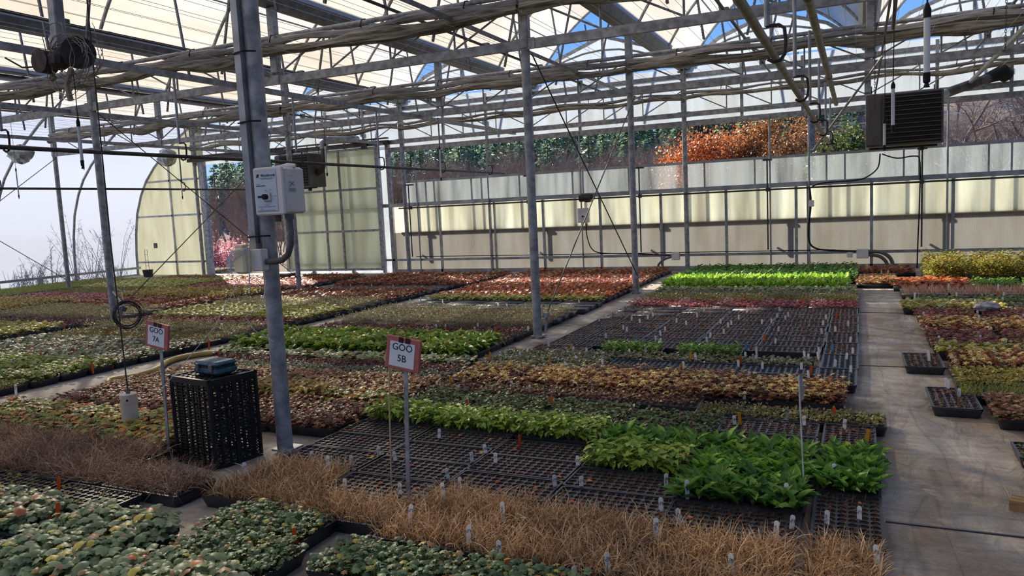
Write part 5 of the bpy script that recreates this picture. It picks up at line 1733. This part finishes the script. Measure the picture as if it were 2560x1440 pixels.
for x, zt, lab in ((-9.36, 2.02, 'right of the sliding door'), (-6.41, 2.05, 'left of the vent motor'), (-3.99, 2.06, 'right of the vent motor'), (-1.56, 2.05, 'below the orange tree'), (.98, 2.07, 'below the heater')):
    r = thing('vent_push_bar', 'dark upright vent push bar on the far wall %s' % lab, 'bar', (x, YW - .19, 0), 'vent push bars')
    MB().tube([(0, 0, .38), (0, 0, zt)], .014, 8).build('bar', M['darkpipe'], r, True)
    q = MB().box((.0, .05, zt), (.16, .12, .03)); q.box((0, .03, 1.50), (.06, .08, .07)); q.build('bracket', M['darkpipe'], r)
for x, lab in ((-4.0, 'outside the wall'),):
    pass
q = MB()
for x in (-9.1, -6.15, -3.72, -1.3, 1.24, 3.7):                       # arms outside that carry the lowered vent
    r = thing('vent_strut', 'grey vent strut outside the far wall at the %s place from left' % ORD[(-9.1, -6.15, -3.72, -1.3, 1.24, 3.7).index(x)], 'strut', (x, YW + .119, 0), 'vent struts outside')
    m_ = MB().box((0, 0, .62), (.06, .04, .62)); m_.beam((0, 0, .34), (-.22, 0, .48), .04, .05, (0, 1, 0)); m_.box((.05, 0, .90), (.18, .05, .05))
    m_.build('bracket', M['gutter'], r)
def wire_run(name, pts, rad, label, mat='blackmat', cat='conduit'):
    sm = []
    pts = [Vector(p) for p in pts]
    for i in range(len(pts) - 1):
        p0, p1, p2, p3 = [pts[max(0, min(len(pts) - 1, k))] for k in (i - 1, i, i + 1, i + 2)]
        for t in (0, .25, .5, .75):
            sm.append(.5 * ((2 * p1) + (p2 - p0) * t + (2 * p0 - 5 * p1 + 4 * p2 - p3) * t * t + (3 * p1 - p0 - 3 * p2 + p3) * t ** 3))
    sm.append(pts[-1])
    return tag(MB().tube(sm, rad, 8).build(name, M[mat], None, True), label, cat)


yw = YW - .12
wire_run('drooping_conduit', [(-3.4, yw, .27), (-3.55, yw, .22), (-3.66, yw, .12), (-3.68, yw, .0)], .022, 'black conduit drooping from the left low junction box', 'conduit')
wire_run('thick_conduit', [(.14, yw, .31), (.35, yw, .29), (.50, yw, .18), (.55, yw, 0)], .032, 'thick grey conduit curving to the ground, upper of two', 'conduit')
wire_run('thick_conduit', [(.14, yw, .25), (.32, yw, .22), (.43, yw, .12), (.46, yw, 0)], .030, 'thick grey conduit curving to the ground, lower of two', 'conduit')
wire_run('wall_cable', [(.33, yw + .0, 2.03), (.30, yw, 1.80), (.16, yw, 1.66), (-.05, yw, 1.59), (-.60, yw, 1.57), (-.82, yw, 1.50)], .012, 'black cable looping from the heater to the wall rail', 'blackmat', 'cable')
wire_run('wall_cable', [(-.83, yw, 1.50), (-.81, yw, 1.2), (-.85, yw, .8), (-.84, yw, .5), (-.72, yw, .38), (-.5, yw, .345), (-.2, yw, .325), (-.02, yw, .32)], .016, 'black cable down the wall to the low junction box', 'blackmat', 'cable')
wire_run('wall_cable', [(.36, yw, 2.02), (.60, yw, 1.93), (.86, yw, 1.95), (.95, yw, 1.85), (.95, yw, 1.2), (.93, yw, .5), (.92, yw, 0)], .011, 'thin cable from the heater down the wall at right', 'blackmat', 'cable')
wire_run('wall_cable', [(-5.15, yw, 1.0), (-5.14, yw, .7), (-5.0, yw, .42), (-4.6, yw, .36), (-4.0, yw, .34), (-3.42, yw, .30)], .011, 'black cable from the vent control box along the low rail', 'blackmat', 'cable')
wire_run('wall_cable', [(-9.3, yw, .38), (-7.0, yw, .365), (-5.0, yw, .36), (-2.0, yw, .355), (-.4, yw, .35)], .008, 'thin black cable clipped along the low rail', 'blackmat', 'cable')
r = thing('wall_notice', 'small dark framed notice on the arched end wall', 'notice', (-17.72, YW - .06, .82))
MB().box((0, 0, 0), (.12, .02, .14)).build('frame', M['plastic'], r)
MB().box((0, -.012, 0), (.08, .004, .09)).build('sheet', M['conduit'], r)
r = thing('nursery_pot', 'black nursery pot with a wire trellis before the arched end wall', 'pot', (-17.5, 14.6, 0))
MB().tube([(0, 0, 0), (0, 0, .2), (0, 0, .2)], [.11, .14, .12], 16).build('pot', M['plastic'], r, True)
q = MB()
for x in (-.06, .06):
    q.tube([(x, 0, .15), (x * .8, 0, .75)], .006, 5)
for z in (.3, .45, .6):
    q.tube([(-.055, 0, z), (.055, 0, z)], .005, 5)
q.build('trellis', M['cable'], r)
r = thing('white_tote', 'white lidded tote on the ground by the open doorway', 'tote', (-11.6, 13.2, 0))
MB().box((0, 0, .09), (.45, .3, .18), None, 0, 1.05).build('body', M['plastic'], r); MB().bbox((0, 0, .19), (.5, .33, .03), .008).build('lid', M['white'], r)

# ------------------------------------------------------------------ outside: ground, hill, trees
m = MB(); m.box((-20, 60, -.30), (420, 300, .1)); struct(m.build('ground', M['earth']), 'bare brown ground outside the greenhouse', 'ground')


def hill_z(x, y):
    t = max(0.0, min(1.0, (y - 46) / 80.0))
    s = t * t * (3 - 2 * t)
    prof = 7.6 + 1.6 * math.sin((x + 70) / 24.0) * .55 + .035 * (x + 60) * (1 if x > -60 else -.35) * .9 + max(0.0, min(1.0, (x + 22) / 22.0)) * 5.5
    return -.3 + s * prof


vs, fs = [], []
nx, ny = 60, 24
for j in range(ny + 1):
    for i in range(nx + 1):
        x, y = -190 + 270 * i / nx, 44 + 130 * j / ny
        vs.append((x, y, hill_z(x, y)))
for j in range(ny):
    for i in range(nx):
        a = j * (nx + 1) + i
        fs.append((a, a + 1, a + nx + 2, a + nx + 1))
m = MB(); m.add(vs, fs)
struct(m.build('hill', M['hill'], None, True), 'wooded hillside rising behind the greenhouse', 'hill')


def leafmesh(name, P, N_az, pitch, size, width, cols, tm='tiny', mat='leaf', extra=None):
    g = np.random.default_rng(5)
    V, F, C = place_leaves(tm, P, N_az, pitch, (g.random(len(P)) - .5) * 2, size, width, cols)
    if extra is not None:
        V, F, C = merge([(V, F, C), extra])
    return np_mesh(name, V, F, C, [M[mat]])


def pine_mesh(seed, H=8.0, R=1.9):
    g = np.random.default_rng(seed)
    P, az, pi_, sz = [], [], [], []
    z = H * .12
    while z < H:
        r = R * (1 - z / H) ** .8 * g.uniform(.75, 1.15)
        for k in range(int(6 + 5 * (1 - z / H))):
            a = g.uniform(0, 6.28)
            rr = r * g.uniform(.65, 1.1)
            for t in (0.15, .4, .65, .9):
                for s in (-.35, .35):
                    P.append((rr * t * math.cos(a), rr * t * math.sin(a), z - .16 * rr * t + g.uniform(-.08, .08)))
                    az.append(a + s + g.uniform(-.3, .3)); pi_.append(g.uniform(-.45, .35)); sz.append(g.uniform(.45, .8) * (rr / R + .35))
        z += g.uniform(.28, .45)
    P = np.array(P); n = len(P)
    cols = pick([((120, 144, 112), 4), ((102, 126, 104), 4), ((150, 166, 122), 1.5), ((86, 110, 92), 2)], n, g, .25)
    return leafmesh('needles', P, np.array(az), np.array(pi_), np.array(sz), np.full(n, .5), cols)


trunkm = MB().tube([(0, 0, -.5), (0, 0, 7.4)], [.18, .03], 6).mesh('trunk', M['trunk'])
PINES = [pine_mesh(s, 8.0, r) for s, r in ((1, 1.8), (2, 2.1), (3, 1.6))]
first, n = {}, 0
gp = random.Random(21)


def ray_px(px, py):
    d = Vector(((px - 1280) / FPX, -(py - 720) / FPX, -1.0))
    return Matrix(R_CAM) @ d


cnt = 0
for k in range(900):
    y = 66 + 58 * (k / 900.0) ** .8 + gp.uniform(-3, 3)
    x = gp.uniform(-.92 * y - 8, .30 * y)
    c, dep = project([(x, y, hill_z(x, y) + 4)])
    px, py = c[0]
    if not (480 < px < 740 or 960 < px < 2120):
        continue
    if cnt >= 290:
        break
    if gp.random() < .25 and px < 1700:
        continue
    r = thing('pine_tree', 'dark green pine among the many on the wooded hillside', 'tree', (x, y, hill_z(x, y) - .3), 'pines on the hillside', gp.uniform(0, 6))
    s = gp.uniform(.7, 1.05)
    r.scale = (s, s, s * gp.uniform(.85, 1.1))
    put('needles', PINES[gp.randrange(3)], r); put('trunk', trunkm, r)
    cnt += 1


def branches(seed, H, levels=4, r0=.1, spread=.55, up=.25, nchild=(3, 5), crook=.18, start=.25):
    """a leafless crown: returns one MB of tapering crooked limbs"""
    g = random.Random(seed)
    m = MB()

    def grow(p, d, ln, r, lv):
        pts, rs = [p], [r]
        q, dd = p.copy(), d.copy()
        n = 4 if lv > 1 else 3
        for i in range(n):
            dd = (dd + Vector((g.uniform(-1, 1), g.uniform(-1, 1), g.uniform(-.6, 1) * .8 + up * .3)) * crook).normalized()
            q = q + dd * (ln / n)
            pts.append(q); rs.append(r * (1 - .62 * (i + 1) / n))
        m.tube(pts, rs, 5 if lv > 2 else 3, False)
        if lv > 0:
            for c in range(g.randint(*nchild)):
                i = g.randint(1 if lv < levels else 2, n)
                nd = (dd + Vector((g.uniform(-1, 1), g.uniform(-1, 1), g.uniform(-.7, 1))) * spread * 1.5).normalized()
                grow(pts[i].copy(), nd, ln * g.uniform(.45, .72), rs[i] * .68, lv - 1)

    grow(Vector((0, 0, 0)), Vector((0, 0, 1)), H * .5, r0, levels)
    return m


BARE = [branches(s, 5.4, 4, .11, .6, .5, (5, 6)).mesh('limbs', M['bark2']) for s in (1, 2, 3)]
cnt = 0
for k in range(1000):
    y = gp.uniform(46, 64) if gp.random() < .72 else gp.uniform(76, 122)
    x = gp.uniform(-.95 * y - 4, .30 * y)
    if y > 76 and x < -.02 * y:
        continue
    c, dep = project([(x, y, hill_z(x, y) + 2)])
    px = c[0][0]
    if not (490 < px < 735 or 960 < px < 1700 or 2020 < px < 2600) or cnt >= 230:
        continue
    o = put('bare_tree', BARE[gp.randrange(3)], None, (x, y, hill_z(x, y) - .1))
    s = gp.uniform(.75, 1.2)
    o.scale = (s * 1.15, s * 1.15, s); o.rotation_euler = (0, 0, gp.uniform(0, 6))
    tag(o, 'leafless grey purple tree among many at the foot of the hillside', 'tree', 'bare trees at the hill foot')
    cnt += 1


def crown_tree(name, loc, H, R, pal, label, seed, nl=9000, size=(.13, .26), zc=None, flat=.85):
    g = np.random.default_rng(seed)
    r = thing(name, label, 'tree', loc)
    lm = branches(seed, H * 1.1, 3, .16, .7, .5, (4, 6)); lm.build('branches', M['trunk'], r)
    cl = []
    for k in range(46):
        a, b, q = g.uniform(0, 6.28), g.uniform(-1, 1), g.uniform(.35, 1) ** .6
        s = math.sqrt(1 - b * b)
        cl.append((R * q * s * math.cos(a), R * q * s * math.sin(a), (zc or H * .6) + R * flat * q * b))
    cl = np.array(cl)
    i = g.integers(0, len(cl), nl)
    P = cl[i] + g.normal(0, R * .17, (nl, 3))
    cols = pick(pal, nl, g, .3)
    f = put('foliage', leafmesh('foliage', P, g.random(nl) * 6.28, (g.random(nl) - .6) * 2, g.uniform(*size, nl), np.full(nl, .6), cols), r)
    f['kind'] = 'stuff'
    return r


crown_tree('oak_tree', (-6.6, 38, -.3), 4.6, 2.3, [((204, 124, 66), 4), ((222, 156, 100), 2.5), ((166, 92, 52), 2.5), ((130, 74, 44), 1.5)], 'bright orange leaved tree beyond the vent opening', 3, 17000, (.09, .18), 3.2)
crown_tree('oak_tree', (-3.2, 37, -.3), 4.8, 2.0, [((160, 106, 60), 4), ((186, 134, 80), 2), ((116, 82, 50), 3), ((136, 118, 64), 1)], 'rusty brown leaved tree right of the bright orange one', 4, 15000, (.08, .16), 3.4)
crown_tree('oak_tree', (-8.9, 44, -.3), 4.0, 1.5, [((204, 130, 76), 3), ((176, 104, 62), 3), ((146, 88, 56), 2)], 'small orange tree at the left of the bright one', 5, 6500, (.09, .17), 2.9)
crown_tree('evergreen_bush', (-.55, 30, -.3), 3.4, 1.2, [((84, 96, 46), 4), ((62, 78, 40), 3), ((112, 116, 56), 1)], 'dark evergreen bush just left of the heater outside', 6, 4500, (.1, .2), 2.8)
crown_tree('cedar_tree', (-20.8, 28, -.3), 4.6, 1.5, [((110, 120, 60), 3), ((84, 96, 48), 3), ((140, 140, 80), 1)], 'olive cedar seen at the top of the open doorway', 8, 4500, (.12, .22), 4.4)
for k, (x, y, s, sd_) in enumerate(((3.0, 24, 1.5, 12), (5.2, 27, 1.6, 13), (1.1, 33, 1.2, 14), (4.2, 31, 1.7, 15), (2.2, 28, 1.25, 16), (6.6, 30, 1.7, 17), (3.6, 22, 1.2, 18))):
    o = branches(sd_, 4.6, 5, .10, .8, .1, (3, 5), .3).build('bare_branching_tree', M['bark'], None, False, (x, y, -.3))
    o.scale = (s * 1.1, s, s * .85)
    tag(o, 'tangled bare grey tree outside beyond the heater, %s from left' % ORD[[2, 5, 0, 4, 1, 6, 3][k]], 'tree', 'bare trees beyond the heater')
r = thing('utility_pole', 'pale weathered utility pole beyond the vent opening', 'pole', (-1.67, 32, -.3))
MB().tube([(0, 0, 0), (0, 0, 6.5)], [.14, .11], 12).build('shaft', M['bark'], r, True)
q = MB()
q.tube([(0, 0, 4.2), (9, -1, 4.35)], .012, 5); q.build('line', M['white'], r)
# brush outside the doorway
tw = [branches(s, 2.0, 4, .02, .5, .8, (4, 6), .15).mesh('twigs', M['bark2']) for s in (31, 32)]
for k in range(34):
    y = gp.uniform(18, 34); c0 = ray_px(gp.uniform(520, 720), 600)
    t = y / c0.y
    x = c0.x * t
    o = put('leafless_shrub', tw[k % 2], None, (x, y, -.3)); s = gp.uniform(.9, 1.7)
    o.scale = (s, s, s); o.rotation_euler = (0, 0, gp.uniform(0, 6))
    tag(o, 'leafless purple grey shrub among those outside the doorway', 'shrub', 'shrubs outside the doorway')
g = np.random.default_rng(17)
for k, (px, y, s) in enumerate(((560, 20, 1.0), (600, 22, .9), (535, 19, .7))):
    d = ray_px(px, 650); x = d.x * y / d.y
    nl = 1500
    P = np.stack([g.normal(0, .42, nl), g.normal(0, .42, nl), np.abs(g.normal(0, .35, nl)) + .2], 1)
    r = thing('pink_shrub', 'low pink shrub outside the doorway, %s from left' % ORD[[1, 2, 0][k]], 'shrub', (x, y, -.3), 'pink shrubs outside the doorway')
    put('foliage', leafmesh('foliage', P, g.random(nl) * 6.28, (g.random(nl) - .3) * 2, g.uniform(.06, .13, nl), np.full(nl, .5), pick([((220, 160, 160), 3), ((190, 120, 124), 3), ((150, 100, 96), 2)], nl, g)), r)['kind'] = 'stuff'
    put('twigs', tw[0], r).scale = (.5, .5, .5)
# tall dry weeds standing against the outside of the film wall
for k, (y, h, sd_) in enumerate(((12.2, 1.1, 41), (12.7, 1.5, 42), (13.4, 2.3, 43), (13.8, 2.0, 44), (14.25, 1.7, 45), (14.6, 2.2, 46), (11.9, .8, 47))):
    gg = random.Random(sd_)
    m = MB()
    for s in range(7):
        a = gg.uniform(-.5, .5); b = gg.uniform(-.15, .15)
        hh = h * gg.uniform(.6, 1.0)
        pts = [(0, 0, 0), (b * .3, a * .25 * hh, hh * .35), (b * .6, a * .55 * hh, hh * .7), (b, a * hh, hh)]
        m.tube(pts, [.011, .008, .005, .002], 4, False)
        for q in range(16):
            t = gg.uniform(.45, 1.0)
            p = Vector((b * t, a * hh * t, hh * t))
            m.tube([p, p + Vector((gg.uniform(-.06, .06), gg.uniform(-.09, .09), gg.uniform(.01, .10)))], [.004, .002], 3, False)
    for q in range(70):
        p = Vector((gg.uniform(-.1, .1), gg.uniform(-.35, .35), gg.uniform(0, .55)))
        m.tube([p, p + Vector((gg.uniform(-.05, .05), gg.uniform(-.2, .2), gg.uniform(.05, .3)))], [.005, .002], 3, False)
    o = m.build('dry_weed', M['trunk'], None, False, (XL - .10 - .02 * (k % 3), y, -.2))
    tag(o, 'tall dry weed shadowed on the film wall, %s from left' % ORD[[1, 2, 3, 4, 5, 6, 0][k]], 'weed', 'weeds against the film wall')
